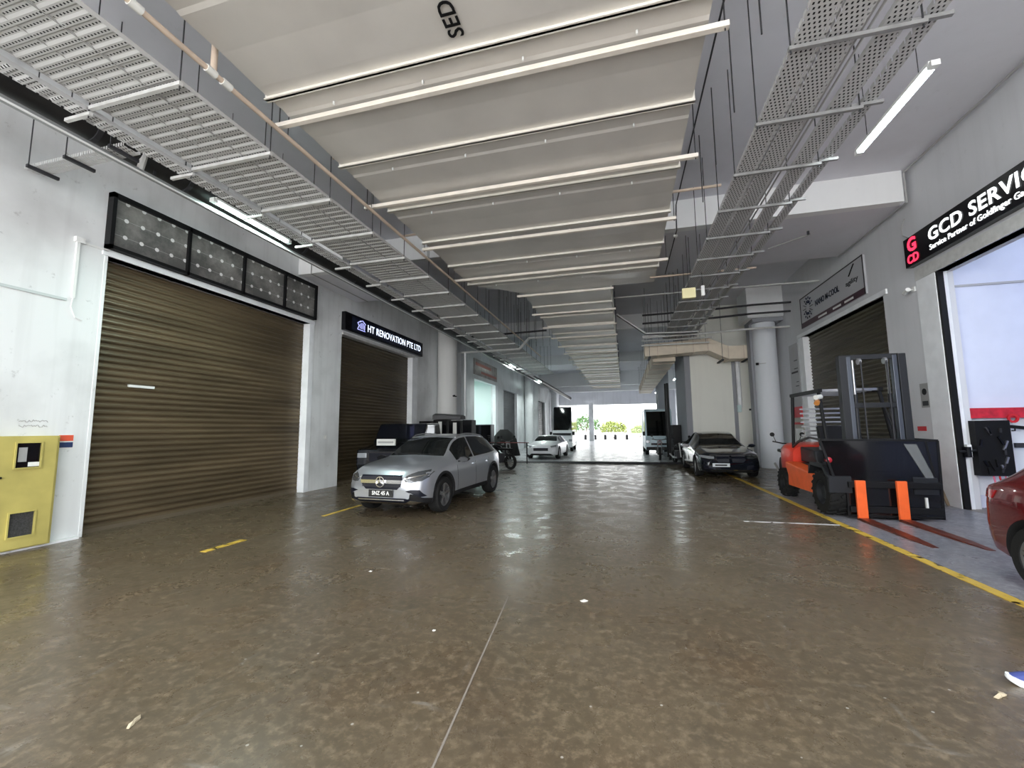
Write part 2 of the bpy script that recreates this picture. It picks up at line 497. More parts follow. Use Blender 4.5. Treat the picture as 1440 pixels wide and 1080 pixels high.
# jamb and head trims round the openings
def trim(n_, x0, x1, y0, y1, z0, z1, m_=TRIMW):
    b = MB(); b.box(x0, x1, y0, y1, z0, z1); return lab(b.build('trim_%d' % n_, m_, bevel=.004), kind='structure')
trim(1, XL - .2, XL + .015, 9.80, 9.98, 0, 4.62)
trim(2, XL - .2, XL + .03, 4.9, 9.98, 4.60, 4.69)
trim(3, XL - .2, XL + .01, 4.94, 4.99, 0, 4.6, WHITE)
trim(4, XL - .2, XL + .03, 15.74, 16.2, 0, 4.66)
trim(5, XL - .2, XL + .05, 11.2, 15.9, 4.60, 4.68, STRUT)
trim(6, XL - .2, XL + .02, 27.55, 28.1, 0, 4.6)
trim(7, XR - .015, XR + .2, 10.38, 10.95, 0, 4.78)
trim(8, XR - .03, XR + .2, 4.2, 10.95, 4.75, 4.99, STRUT)
trim(9, XR + .0, XR + .10, 10.32, 10.40, 0, 4.75, BLACK)
trim(10, XR - .02, XR + .2, 17.06, 17.5, 0, 4.8)
trim(11, XR - .04, XR + .2, 12.0, 17.5, 4.80, 4.93)
trim(12, XL - .05, XL + .1, 2.0, 4.9, -.02, .035, WHITE)   # pale kerb under the cabinet
trim(13, XL - .2, XL + .02, 33.55, 33.9, 0, 4.5)
trim(14, XL - .2, XL + .02, 46.3, 47.2, 0, 4.5)

# shop on the right: lit room seen through its open front
SHOPW = mat('shop wall paint', (.70, .74, .88), .35, noise=.03)
lab(MB().box(XR + .32, 13.0, 10.62, 10.9, -.1, 7.0).build('wall_shop_back', SHOPW), kind='structure')
lab(MB().box(13.0, 13.3, 1.0, 10.9, -.1, 7.0).build('wall_shop_side', SHOPW), kind='structure')
lab(MB().box(XR + .32, 13.3, .7, 1.0, -.1, 7.0).build('wall_shop_front', SHOPW), kind='structure')
lab(MB().box(XR + .32, 13.3, .7, 10.9, 6.2, 6.5).build('ceiling_shop', SHOPW), kind='structure')
lab(MB().box(XR + .5, 13.0, 1.0, 10.62, -.3, .005).build('floor_shop', APRON), kind='structure')
lab(MB().box(XR + .33, 13.0, 10.595, 10.625, 4.46, 4.50).build('trim_15', PIPEG), kind='structure')
b = MB(); b.box(3.50, XR - .01, 4.5, 12.0, -.1, .006); lab(b.build('floor_apron', APRON), kind='structure')
# lit unit on the left seen through its open front
LITW = mat('pale green lit wall', (.70, .8, .78), .5)
b = MB(); b.box(-12.5, -12.3, 23, 28, -.1, 5); b.box(-12.5, XL - .32, 28.0, 28.2, -.1, 5); b.box(-12.5, XL - .32, 22.8, 23.0, -.1, 5); b.box(-12.5, XL - .32, 22.8, 28.2, 5, 5.2); b.box(-12.5, XL - .3, 22.8, 28.2, -.3, .01)
lab(b.build('wall_left_unit', LITW), kind='structure')

# block room jutting into the lane on the right, with its column
lab(MB().box(3.1, XR + .32, 21.2, 24.8, -.1, ZC).build('wall_block', CREAM), kind='structure')
lab(MB().box(2.85, 3.098, 21.2, 24.8, -.1, ZB).build('wall_block_side', COLGREY), kind='structure')
b = MB(); b.box(4.86, 5.0, 21.12, 21.198, 0, 4.6); lab(b.build('trim_16', COLGREY), kind='structure')
b = MB(); b.tube([(5.10, 21.1, 2.5), (5.10, 21.1, 4.7)], .09, 14); lab(b.build('trim_17', TRIMW, smooth=True), kind='structure')
# wall piece and round columns
def column(x, y, r, m_, z0=0, z1=ZB, band=True):
    b = MB(); b.lathe([(r, z0), (r, z1)], (x, y, 0), n=40)
    o = lab(b.build('column', m_, smooth=True), kind='structure')
    return o
column(5.72, 19.3, .42, wall_mat('column paint blue white', (.72, .75, .80), .1, .1), z1=5.85)
lab(MB().box(5.2, XR, 18.8, 20.0, 5.85, 6.0).build('column_cap', COLGREY), kind='structure')
lab(MB().box(5.0, XR, 18.7, 20.1, 6.0, ZB + .7).build('column_head', BEAMW), kind='structure')
lab(MB().box(5.22, 5.42, 19.42, 19.9, 0, 5.85).build('column_side', COLGREY), kind='structure')
column(-7.78, 18.1, .44, wall_mat('column paint white', (.74, .74, .73), .2, .3), z1=ZC)
lab(MB().box(XL, -7.9, 20.1, 20.9, 0, ZC).build('column_square', WHITE2), kind='structure')
for yy in (36.2, 38.5, 50.0):
    column(-7.9, yy, .36, WHITE, z1=ZC)
for yy in (30.3, 44.0, 57.0):
    lab(MB().box(5.6, 6.3, yy - .35, yy + .35, 0, ZC).build('column_square', WHITE2), kind='structure')
lab(MB().box(-4.35, -3.75, 56.2, 56.8, 0, 5.0).build('column_square', WHITE), kind='structure')
lab(MB().box(2.6, 3.4, 34, 36, 0, ZC).build('column_square', COLGREY), kind='structure')

# floor paint (on the floor, part of the setting)
def paint_mat(name, col):
    m = mat(name, col, .5)
    n = m.node_tree; p = n.nodes['Principled BSDF']
    t = nd(n, 'ShaderNodeTexCoord'); nz = nd(n, 'ShaderNodeTexNoise'); nz.inputs['Scale'].default_value = 7; nz.inputs['Detail'].default_value = 8; nz.inputs['Roughness'].default_value = .7
    n.links.new(t.outputs['Object'], nz.inputs['Vector'])
    n.links.new(mth(n, 'LESS_THAN', nz.outputs['Fac'], .57), p.inputs['Alpha'])
    return m
PY = paint_mat('worn yellow road paint', (.62, .42, .06))
b = MB(); b.box(3.38, 3.49, 3.5, 19.5, .0, .008); lab(b.build('floor_line', PY), 'worn yellow line along the right side of the lane', kind='structure')
b = MB(); b.box(-5.66, -5.56, 4.75, 5.4, .0, .006); b.box(-5.68, -5.6, 7.2, 8.4, 0, .006); b.box(-5.68, -5.6, 2.0, 2.4, 0, .004)
lab(b.build('floor_line', PY), 'broken yellow line along the left side', kind='structure')
PWH = paint_mat('worn white road paint', (.6, .6, .6))
b = MB(); b.box(1.95, 3.4, 8.32, 8.37, 0, .005); lab(b.build('floor_line', PWH), 'short worn white line', kind='structure')
CRK = mat('floor crack', (.22, .19, .16), .7)
b = MB(); b.bar((-.95, 2.05, .001), (-1.15, 4.2, .001), .012, .004); lab(b.build('floor_crack', CRK), kind='structure')

# conduits of the building fabric along the right wall and soffit edge
b = MB()
b.tube([(6.2, 2, 7.2), (6.2, 10.82, 7.2)], .022, 8); b.tube([(6.2, 10.8, 7.2), (6.2, 10.8, 6.5), (6.2, 13.9, 6.5)], .022, 8)
lab(b.build('trim_conduit', PIPEG), kind='structure')
lab(MB().box(XL, -6.98, 9.3, 9.5, 5.82, 7.3).build('ceiling_bulkhead', BEAMW), kind='structure')
lab(MB().box(XL, -6.98, 9.5, 11.9, 5.82, 7.3).build('ceiling_bulkhead', SOFFIT), kind='structure')
b = MB(); b.tube([(XL + .42, 9.28, 6.8), (XL + .42, 9.28, 5.80), (XL + .42, 11.9, 5.80)], .015, 8)
lab(b.build('trim_conduit', PIPEG), kind='structure')
# ------------------------------------------------------------------ ceiling services
ROD_ME = {}
def rod(parent, x, y, z0, z1, r=.008, name='hanger_rod'):
    key = (round(z1 - z0, 3), r)
    if key not in ROD_ME:
        o = MB().tube([(0, 0, 0), (0, 0, z1 - z0)], r, 6).build(name, ROD)
        ROD_ME[key] = o.data
    else:
        o = bpy.data.objects.new(name, ROD_ME[key]); COL.objects.link(o)
    o.parent = parent
    L = parent.location
    o.location = (x - L.x, y - L.y, z0 - L.z)
    return o
def rods(t, xs, y, z0, z1, r=.008, name='hanger_rod'):
    for x in xs: rod(t, x, y, z0, z1, r, name)

def ceil_z(y):
    for y0, y1, z, _ in zones:
        if y0 <= y < y1: return z
    return ZC

# wide smoke duct overhead
ZD = 6.0
dt = thing('ventilation_duct', 'wide beige sheet-metal duct filling the middle of the ceiling', 'duct', (-1.6, 7, ZD))
b = MB()
pts = []
y = -3.0
prof = []
while y < 13.0:
    # shallow cross breaks: each section dips between flanges
    prof += [(y + .02, 0), (y + .5, .018), (y + 1.0, .004), (y + 1.48, .016)]
    y += 1.51
prof = [p for p in prof if p[0] < 13.05] + [(13.1, 0)]
xl, xr = -4.38, 1.05
vs = []; fs = []
n_ = len(prof)
for yy, dz in prof:
    xx = xl if yy < 11.9 else xl + (yy - 11.9) * 1.15
    vs += [(xx, yy, ZD + dz), (xr, yy, ZD + dz), (xr, yy, ZD + .5), (xx, yy, ZD + .5)]
for i in range(n_ - 1):
    for k in range(4): fs.append((i * 4 + k, i * 4 + (k + 1) % 4, (i + 1) * 4 + (k + 1) % 4, (i + 1) * 4 + k))
fs += [(3, 2, 1, 0), tuple((n_ - 1) * 4 + k for k in range(4))]
b.add(vs, fs); b.build('duct_casing', DUCT, dt, world=True)
for y in [4.21 + 1.51 * k for k in range(-4, 6)]:
    xx = xl if y < 11.9 else xl + (y - 11.9) * 1.0
    b = MB(); b.box(xx - .03, xr + .03, y - .014, y + .014, ZD - .045, ZD + .53); b.box(xx - .03, xr + .03, y - .035, y + .035, ZD - .045, ZD - .03)
    b.build('flange', FLANGE, dt, world=True)
for y in [3.0 + 1.51 * k for k in range(-1, 7)]:
    for x in (-3.6, -2.3, -1.0, .3):
        b = MB(); b.tube([(x, y, ZD + .02), (x, y, ZD - .03)], .014, 6); b.build('rivet', WHITEP, dt, world=True)
b = MB(); o = put_text('stencilled_lettering', 'SED-', .25, BLACK, (0, 0, 0), (0, -1, 0), (-1, 0, 0), dt, bold=.003, spacing=1.05, fit=.50)
o.location = (-1.55 + 1.6, 4.04 - 7, -.006)

db = thing('ventilation_duct', 'narrow beige duct running on down the lane behind the wide one', 'duct', (-1.6, 30, ZD))
b = MB(); b.box(-3.0, -.25, 13.1, 47, ZD + .02, ZD + .45); b.build('duct_casing', DUCT, db, world=True)
y = 14.7
while y < 47:
    b = MB(); b.box(-3.03, -.22, y - .014, y + .014, ZD - .04, ZD + .47); b.box(-3.03, -.22, y - .035, y + .035, ZD - .04, ZD - .025)
    b.build('flange', FLANGE, db, world=True); y += 1.51
b = MB(); b.box(-.22, -.19, 13.1, 47, ZD - .02, ZD + .06); b.build('edge_strip', FLANGE, db, world=True)

sups = [(2.3, -4.6, 1.25), (4.6, -4.6, 1.25), (6.89, -4.7, 1.3), (8.95, -4.5, 1.2), (11.18, -4.65, 1.25), (13.1, -3.2, -.15)]
k = 15.45
while k < 47: sups.append((k, -3.2, -.12)); k += 2.2
for i, (y, xa, xb) in enumerate(sups):
    t = thing('duct_support', 'cream steel channel under the %s beige duct, %s from the camera' % ('wide' if y < 13 else 'narrow', ORD[i if y < 13 else i - 5]), 'duct support', ((xa + xb) / 2, y, ZD - .1), group='steel channels carrying the ducts')
    b = MB(); b.box(xa, xb, y - .035, y + .035, ZD - .115, ZD - .05); b.build('channel', SUPPORT, t, world=True, bevel=.004)
    rods(t, (xa + .04, xb - .04), y, ZD - .14, ceil_z(y))

# perforated cable trays
def tray_mesh(x0, x1, y0, y1, z, ribs=True, lip=.05):
    b = MB(); p = .145; prof = []
    y = y0
    while y < y1:
        prof += [(y, 0), (y + .05, 0), (y + .07, .014), (y + .12, .014)] if ribs else [(y, 0)]
        y += p if ribs else 1.0
    prof.append((y1, 0))
    vs = []; fs = []
    for yy, dz in prof: vs += [(x0, yy, z + dz), (x1, yy, z + dz)]
    for i in range(len(prof) - 1): fs.append((2 * i, 2 * i + 1, 2 * i + 3, 2 * i + 2))
    b.add(vs, fs)
    b.box(x0 - .004, x0, y0, y1, z, z + lip); b.box(x1, x1 + .004, y0, y1, z, z + lip)
    return b
PERF = perf_mat('perforated galvanised sheet', (.50, .50, .495), .045, .0725, .48, .24, stagger=False)
PERF2 = perf_mat('slotted galvanised sheet', (.54, .54, .54), .045, .055, .42, .5)
YT = 30.0
TRAYFILL = mat('black tray fill', (.012, .012, .013), .6, spec=.25)
def full_tray(lb, x0, x1, y0, y1, z, pm, ribs=True):
    t = thing('cable_tray', lb, 'cable tray', ((x0 + x1) / 2, (y0 + y1) / 2, z))
    b = tray_mesh(x0, x1, y0, y1, z, ribs)
    o = b.build('tray_sheet', pm, None, norm=False)       # slot pattern keeps its own coordinates
    o.parent = t; o.matrix_parent_inverse = Matrix.Translation(-t.location)
    # black cable-like fill, added to make the punched holes look dark
    n = int((x1 - x0 - .03) / .026); pts = []
    for k in range(n):
        for a in range(5):
            th = math.pi * a / 4
            pts.append((x0 + .02 + k * .026 + .013 - math.cos(th) * .013, z + .022 + math.sin(th) * .013))
    vs = []; fs = []
    for px, pz in pts: vs += [(px, y0, pz), (px, y1, pz)]
    for i in range(len(pts) - 1): fs.append((2 * i, 2 * i + 1, 2 * i + 3, 2 * i + 2))
    m_ = len(vs); vs += [(pts[0][0], y0, z + .018), (pts[0][0], y1, z + .018), (pts[-1][0], y0, z + .018), (pts[-1][0], y1, z + .018)]
    fs.append((m_, m_ + 1, m_ + 3, m_ + 2)); 
    c = MB(); c.add(vs, fs); o = c.build('added_cable_fill', TRAYFILL, t, world=True, norm=False)
    return t
for nm, x0, x1, lb, pm in (('cable_tray', -5.98, -5.505, 'wide punched cable tray above the left bay, next to the dark pipe', PERF),
                       ('cable_tray', -5.50, -5.10, 'middle strip of the punched cable trays over the left side', PERF),
                       ('cable_tray', -5.08, -4.68, 'punched cable tray over the left side, nearest the tan pipe', PERF)):
    full_tray(lb, x0, x1, .3, YT, 5.52, pm)
full_tray('narrow pale cable tray running beside the dark pipe', -6.26, -6.04, .3, YT, 5.44, PERF2)
ys = [.78 + 1.255 * k for k in range(23)]
for i, y in enumerate(ys):
    t = thing('tray_hanger', 'pale strut hanger under the wide left cable trays, %s from the camera' % ORD[i], 'tray hanger', (-5.3, y, 5.5), group='strut hangers under the left cable trays')
    b = MB(); b.box(-6.02, -4.62, y - .022, y + .022, 5.455, 5.50); b.build('strut', STRUT, t, world=True)
    b = MB(); b.box(-6.42, -6.0, y - .02, y + .02, 5.385, 5.425); b.build('short_strut', STRUT, t, world=True)
    rods(t, (-4.64,), y, 5.4, ceil_z(y)); rods(t, (-6.04,), y, 5.36, ceil_z(y))

for x0, x1, z, lb in ((1.82, 2.10, 5.52, 'leftmost slotted tray of the right-hand bank'), (2.14, 2.42, 5.54, 'second slotted tray of the right-hand bank, beside the leftmost'),
                   (2.62, 2.84, 5.55, 'slotted tray right of the open gap in the right-hand bank'), (3.0, 3.14, 5.60, 'narrow outer slotted tray of the right-hand bank')):
    full_tray(lb, x0, x1, 1.0, 19.9, z, PERF2, False)
for x, z in ((2.47, 5.60), (2.53, 5.60)):
    lab(MB().tube([(x, 2, z), (x, 19.9, z)], .014, 8).build('conduit', PIPEG), 'thin grey conduit in the gap of the right-hand tray bank', 'conduit', group='conduits in the right tray bank')
for i, y in enumerate([3.45 + 1.142 * k for k in range(15)]):
    t = thing('tray_hanger', 'grey strut hanger under the right-hand tray bank, %s from the camera' % ORD[i], 'tray hanger', (2.4, y, 5.5), group='strut hangers under the right cable trays')
    b = MB(); b.box(1.78, 2.96, y - .022, y + .022, 5.46, 5.50); b.build('strut', STRUTD, t, world=True)
    b = MB(); b.box(2.86, 3.2, y + .03, y + .07, 5.53, 5.57); b.build('short_strut', STRUTD, t, world=True)
    rods(t, (1.80, 2.93), y, 5.42, ceil_z(y))

# tan sprinkler main and branches
t = thing('sprinkler_pipe', 'long tan pipe between the left cable tray and the wide duct', 'pipe', (-4.5, 10, 5.8))
b = MB(); b.tube([(-4.5, 0, 5.8), (-4.5, 24, 5.8)], .032, 10); b.build('main', PIPEB, t, world=True, smooth=True)
for y in (.9, 2.72, 3.52, 3.72):
    b = MB(); b.tube([(-4.5, y - .06, 5.8), (-4.5, y + .06, 5.8)], .045, 10); b.build('coupling', TILEB, t, world=True, smooth=True)
b = MB(); b.tube([(-4.5, 3.55, 5.8), (-4.5, 3.55, 7.25)], .035, 10); b.build('riser', PIPEB, t, world=True, smooth=True)
for y in (2.2, 4.7, 6.8, 9.2, 11.5, 13.8, 16.1, 18.4, 20.7): rod(t, -4.5, y, 5.83, ceil_z(y), .006)
for i, (y, xa, xb, z) in enumerate(((4.85, -4.9, -3.6, 6.62), (6.3, -5.0, -3.9, 6.62), (9.5, -5.4, -3.9, 6.62), (8.6, 1.1, 2.0, 6.3), (12.7, .9, 3.7, 6.0), (15.4, -.2, 6.28, 6.3))):
    lab(MB().tube([(xa, y, z), (xb, y, z)], .028, 8).build('branch_pipe', PIPEB if i < 5 else STRUT, smooth=True),
        ['tan branch pipe just beyond the riser on the left', 'tan branch pipe beside the wide duct, second from the camera on the left', 'tan branch pipe near the first left beam',
         'thin tan branch pipe between the duct and the right trays', 'branch pipe crossing behind the right trays near the yellow box', 'farthest pale branch pipe crossing near the second beam'][i], 'pipe')

# dark drain pipe and lighting trunking on the left
t = thing('drain_pipe', 'thick dark grey pipe running along the left side under the ceiling', 'pipe', (-7.0, 20, 5.75))
b = MB(); b.tube([(-6.78, 0, 5.70), (-6.78, YE - 1, 5.70)], .17, 18); b.build('pipe_run', DARKPIPE, t, world=True, smooth=True)
for y in (3.75, 5.0, 7.6, 11.2, 14.8, 18.4, 22):
    b = MB(); b.tube([(-6.78, y - .03, 5.70), (-6.78, y + .03, 5.70)], .19, 18); b.build('pipe_clamp', ROD, t, world=True)
    rod(t, -6.78, y, 5.86, ceil_z(y), .01)
t = thing('light_trunking', 'thin grey lighting trunking under the dark pipe on the left', 'trunking', (-6.75, 20, 5.42))
b = MB(); b.box(-6.74, -6.67, 0, YE - 1, 5.39, 5.45); b.build('channel', mat('grey trunking', (.30, .31, .31), .5, .3), t, world=True)
b = MB(); b.box(-6.67, -6.65, 0, YE - 1, 5.38, 5.40); b.build('white_edge', WHITEP, t, world=True)
b = MB(); b.tube([(-6.70, 4.3, 5.45), (-6.62, 4.3, 5.72)], .045, 8); b.build('drop_pipe', STRUT, t, world=True)
for y in [2 + 2.5 * k for k in range(20)]:
    MB().box(-6.72, -6.70, y - .015, y + .015, 5.45, 5.56).build('strap', ROD, t, world=True)

def tube_light(x, y, z, L, tm, label, rz=0.0, power=60, col=(.8, 1, .95), wires=True):
    t = thing('fluorescent_light', label, 'light', (x, y, z), rz)
    MB().box(-.05, .05, -L / 2, L / 2, .03, .075).build('batten', WHITEP, t, bevel=.005)
    for s_ in (-.028, .028):
        MB().tube([(s_, -L / 2 + .05, 0), (s_, L / 2 - .05, 0)], .014, 10).build('tube', tm, t, smooth=True)
    for e in (-1, 1): MB().box(-.045, .045, e * L / 2 - .04, e * L / 2 + .04, -.018, .05).build('end_cap', WHITEP, t)
    if wires:
        for e in (-.7, .7): MB().tube([(0, e * L / 2, .07), (0, e * L / 2, ceil_z(y) - z)], .005, 5).build('hanger_wire', ROD, t)
    ld = bpy.data.lights.new('tube_glow', 'AREA'); ld.shape = 'RECTANGLE'; ld.size = .12; ld.size_y = L; ld.energy = power; ld.color = col
    lo = bpy.data.objects.new('tube_glow', ld); COL.objects.link(lo); lo.parent = t; lo.location = (0, 0, -.03)
    return t
tube_light(-6.53, 6.14, 5.48, 1.65, TUBEL, 'lit green-white fluorescent tube beside the dark pipe above the big shutter', power=50, col=(.75, 1, .93))
tube_light(-6.53, 25.2, 5.50, 1.5, TUBEL, 'lit fluorescent tube far down the dark pipe, beyond the second left shutter', power=90, col=(.9, 1, .98))
tube_light(-6.53, 34.0, 5.50, 1.5, TUBEL, 'small lit fluorescent tube deep in the lane on the left', power=90, col=(.9, 1, .98))
tube_light(3.68, 6.52, 5.82, 1.65, TUBER, 'lit white fluorescent tube hanging right of the slotted trays', power=45, col=(.9, 1, 1))
tube_light(9.4, 8.2, 6.0, 1.5, TUBER, 'fluorescent tube on the shop ceiling behind the open front', power=60, col=(.66, .75, 1), wires=False)
tube_light(9.4, 5.2, 6.0, 1.5, TUBER, 'fluorescent tube nearer the lane on the shop ceiling', power=50, col=(.62, .72, 1), wires=False)
tube_light(-10.4, 25.4, 4.75, 1.5, TUBEL, 'fluorescent tube inside the pale lit unit on the left', power=75, col=(.93, 1, 1), wires=False)
for i, (x, y) in enumerate(((3.9, 34.5), (3.2, 39.0), (3.4, 47.0))):
    tube_light(x, y, 5.3, 1.4, TUBER, 'lit fluorescent tube far down the lane on the right, %s of three' % ORD[i], rz=R(0), power=80, col=(.9, 1, 1))

# tray crossing to the wall, upper left corner
t = thing('cable_tray', 'short pale cable tray crossing the dark pipe towards the left wall', 'cable tray', (-7.5, 4.0, 5.45))
b = tray_mesh(3.86, 4.06, -8.3, -6.35, 0, ribs=False)
b.v = [(v[1], v[0], 5.46 + v[2]) for v in b.v]
b.build('tray_sheet', PERF2, t, world=True, norm=False)
for x in (-8.1, -7.35, -6.5):
    b = MB(); b.box(x - .02, x + .02, 3.78, 4.14, 5.41, 5.455); b.build('strut', ROD, t, world=True); rod(t, x, 3.8, 5.45, ceil_z(3.8))

# insulated air duct on the right with an offset, then running down the lane
t = thing('air_duct', 'tan insulated duct with an offset bend in front of the cream block', 'duct', (3, 20.6, 4.8))
def ductseg(pts, w, h):
    b = MB()
    secs = []
    for x, y, z, ang in pts:
        ca, sa = math.cos(ang), math.sin(ang)
        secs.append([(x - sa * dy_ * w / 2 * 0, y + dy_ * w / 2, z + dz_ * h / 2) for dy_, dz_ in ((-1, -1), (1, -1), (1, 1), (-1, 1))])
    b.loft(secs); return b
ductseg([(1.05, 20.4, 5.12, 0), (3.75, 20.4, 5.24, 0), (4.5, 20.4, 4.84, 0), (5.8, 20.4, 4.84, 0)], .9, .56).build('duct_casing', INSUL, t, world=True)
for x, z in ((1.6, 5.15), (2.4, 5.18), (3.1, 5.21), (3.7, 5.24), (4.5, 4.84), (5.1, 4.84), (5.3, 4.84), (5.5, 4.84)):
    b = MB(); b.box(x - .012, x + .012, 19.94, 20.86, z - .3, z + .3); b.build('strap', PIPEB, t, world=True)
for x, z in ((1.25, 4.78), (4.25, 4.5), (5.25, 4.5)):
    b = MB(); b.box(x - .05, x + .05, 19.9, 20.9, z, z + .05); b.build('hanger_strut', ROD, t, world=True); rod(t, x, 19.93, z, ceil_z(19.9))
t = thing('air_duct', 'tan insulated duct running away down the lane on the right', 'duct', (2.0, 30, 4.9))
b = MB(); b.box(1.45, 2.45, 20.9, 40, 4.72, 5.25); b.build('duct_casing', INSUL, t, world=True)
for k in range(9):
    y = 21.6 + k * 2.1
    b = MB(); b.box(1.42, 2.48, y - .03, y + .03, 4.69, 5.28); b.build('strap', PIPEB, t, world=True); rods(t, (1.42, 2.48), y, 5.0, ceil_z(y))

# hung yellow box sign and small white box
t = thing('hanging_box', 'small pale yellow box hanging below the right cable trays', 'sign box', (1.72, 11.3, 5.0))
MB().box(-.16, .16, -.05, .05, -.12, .14).build('box_body', mat('pale yellow plastic', (.85, .78, .45), .5), t, bevel=.01)
b = MB(); b.tube([(0, 0, .14), (0, 0, 1.54)], .008, 6); b.build('hanger_rod', ROD, t)
t = thing('hanging_box', 'narrow white box hanging just right of the yellow box', 'sign box', (2.05, 11.3, 5.05))
MB().box(-.04, .04, -.05, .05, -.14, .12).build('box_body', WHITEP, t, bevel=.005)
b = MB(); b.tube([(0, 0, .12), (0, 0, 1.49)], .008, 6); b.build('hanger_rod', ROD, t)

# bent pipes at both sides of the narrow duct, and the wall conduits on the right
t = thing('bent_conduit', 'pair of bent pale pipes dropping from the left side to the narrow duct', 'pipe', (-5, 19.6, 5.6))
for dy in (0, .18):
    b = MB(); b.tube([(-7.9, 18.95 + dy, 5.33), (-4.6, 18.95 + dy, 5.33), (-4.1, 18.95 + dy, 5.83), (-3.1, 18.95 + dy, 5.83)], .03, 8); b.build('pipe_run', STRUT, t, world=True, smooth=True)
rods(t, (-6.5, -4.62), 19.05, 5.36, ceil_z(19.7))
t = thing('bent_conduit', 'pair of dark bent pipes crossing from the narrow duct to the right', 'pipe', (1, 17.5, 5.6))
for dy, m_ in ((0, STRUT), (.16, ROD)):
    b = MB(); b.tube([(-.1, 17.7 + dy, 6.3), (1.0, 17.7 + dy, 5.42), (2.4, 17.7 + dy, 5.38), (2.95, 17.7 + dy, 5.38)], .035, 8); b.build('pipe_run', m_, t, world=True, smooth=True)
rods(t, (1.0, 2.2), 17.6, 5.4, ceil_z(17.6))
for i, (z, y) in enumerate(((6.32, 17.9), (6.0, 18.0), (5.45, 18.2))):
    lab(MB().tube([(.9, y, z - .1), (3.6, y, z - .06), (5.0, y, z), (XR, y, z)], .04, 8).build('pipe_run', ROD if i != 2 else STRUT, smooth=True),
        ['upper dark pipe crossing to the round column on the right', 'lower dark pipe crossing to the round column on the right', 'pale pipe crossing to the round column under the dark ones'][i], 'pipe')
for k in range(14):
    x = .3 + k * .34
    pass
lab(MB().tube([(-7.0, 18.0, 5.82), (-3.1, 18.0, 5.9)], .04, 8).build('pipe_run', ROD, smooth=True), 'dark pipe crossing from the dark drain pipe to the narrow duct on the left', 'pipe')
t = thing('pipe_rack', 'cluster of thin hanger rods and short struts beyond the right tray bank', 'pipe rack', (2.5, 19, 6))
for k in range(3):
    b = MB(); b.box(.9, 3.7, 18.5 + k * .55, 18.54 + k * .55, 5.45 - k * .1, 5.50 - k * .1); b.build('strut', STRUT, t, world=True)
for k in range(9): rod(t, 1.0 + k * .32, 18.52 + (k % 3) * .55, 5.3, ZC)
t = thing('hanger_rods', 'row of thin dark rods hanging beyond the left cable trays', 'hanger rods', (-4, 18, 6))
for k in range(16): rod(t, -4.4 + .08 * k, 15.2 + (k % 4) * 1.4, 5.5, ZC, .007, 'rod')
t = thing('cable_run', 'thin dark cable with knots hanging right of the wide duct', 'cable', (1.35, 6, 7.1))
b = MB(); b.tube([(1.45, 3, 7.1), (1.45, 10.7, 7.1), (1.45, 10.8, 6.9), (1.45, 10.82, 6.5), (1.45, 13.9, 6.48)], .014, 6); b.build('cable', ROD, t, world=True)
b = MB(); b.lathe([(.0, -.05), (.05, -.02), (.05, .03), (0, .05)], (1.45, 11.1, 6.47), n=12); b.build('junction', TILEB, t, world=True)
t = thing('rod_bracket', 'thin strut with a clamp on the dropped ceiling above the pale sign', 'bracket', (5, 11.5, 6.4))
b = MB(); b.tube([(4.0, 12.6, 6.46), (4.75, 11.9, 6.46)], .02, 6); b.build('strut', PIPEG, t, world=True)
b = MB(); b.tube([(4.7, 11.9, 6.45), (4.7, 11.9, 6.545)], .03, 6); b.build('clamp', ROD, t, world=True)
# loose hanger rods right of the duct
t = thing('hanger_rods', 'four thin rods hanging in a line between the wide duct and the right trays', 'hanger rods', (1.5, 8, 6.5))
for y in (4.8, 6.0, 7.2, 8.4):
    MB().tube([(1.62, y, 5.9), (1.62, y, ZC)], .009, 6).build('rod', ROD, t, world=True)
# ------------------------------------------------------------------ left wall: glazed panel strip, signs, cabinet
def pane_mat():
    m = bpy.data.materials.new('dusty pane with dot film'); m.use_nodes = True
    n = m.node_tree; p = n.nodes['Principled BSDF']; p.inputs['Roughness'].default_value = .3; p.inputs['Specular IOR Level'].default_value = .7
    t = nd(n, 'ShaderNodeTexCoord'); s = nd(n, 'ShaderNodeSeparateXYZ'); n.links.new(t.outputs['Object'], s.inputs[0])
    nz = nd(n, 'ShaderNodeTexNoise'); nz.inputs['Scale'].default_value = 1.6; nz.inputs['Detail'].default_value = 8; nz.inputs['Roughness'].default_value = .7
    n.links.new(t.outputs['Object'], nz.inputs['Vector'])
    rr = nd(n, 'ShaderNodeMapRange'); rr.inputs[1].default_value = .42; rr.inputs[2].default_value = .72; n.links.new(nz.outputs['Fac'], rr.inputs[0])
    c = mixc(n, rr.outputs[0], (.11, .11, .105), (.34, .33, .31))
    py, pz = .262, .30
    fy = mth(n, 'SUBTRACT', mth(n, 'FRACT', mth(n, 'DIVIDE', s.outputs['Y'], py)), .5)
    fz = mth(n, 'SUBTRACT', mth(n, 'FRACT', mth(n, 'DIVIDE', mth(n, 'ADD', s.outputs['Z'], .05), pz)), .5)
    dy = mth(n, 'MULTIPLY', fy, py); dz = mth(n, 'MULTIPLY', fz, pz)
    d = mth(n, 'SQRT', mth(n, 'ADD', mth(n, 'MULTIPLY', dy, dy), mth(n, 'MULTIPLY', dz, dz)))
    dots = mth(n, 'LESS_THAN', d, .036)
    lines = mth(n, 'MULTIPLY', mth(n, 'LESS_THAN', mth(n, 'ABSOLUTE', dz), .004), .5)
    c = mixc(n, lines, c, (.6, .6, .6))
    c = mixc(n, dots, c, (.85, .85, .85))
    n.links.new(c, p.inputs['Base Color'])
    return m
t = thing('panel_window', 'black-framed strip of four dusty dotted panes above the big left shutter', 'window', (XL, 7.4, 5.2))
fw = .06
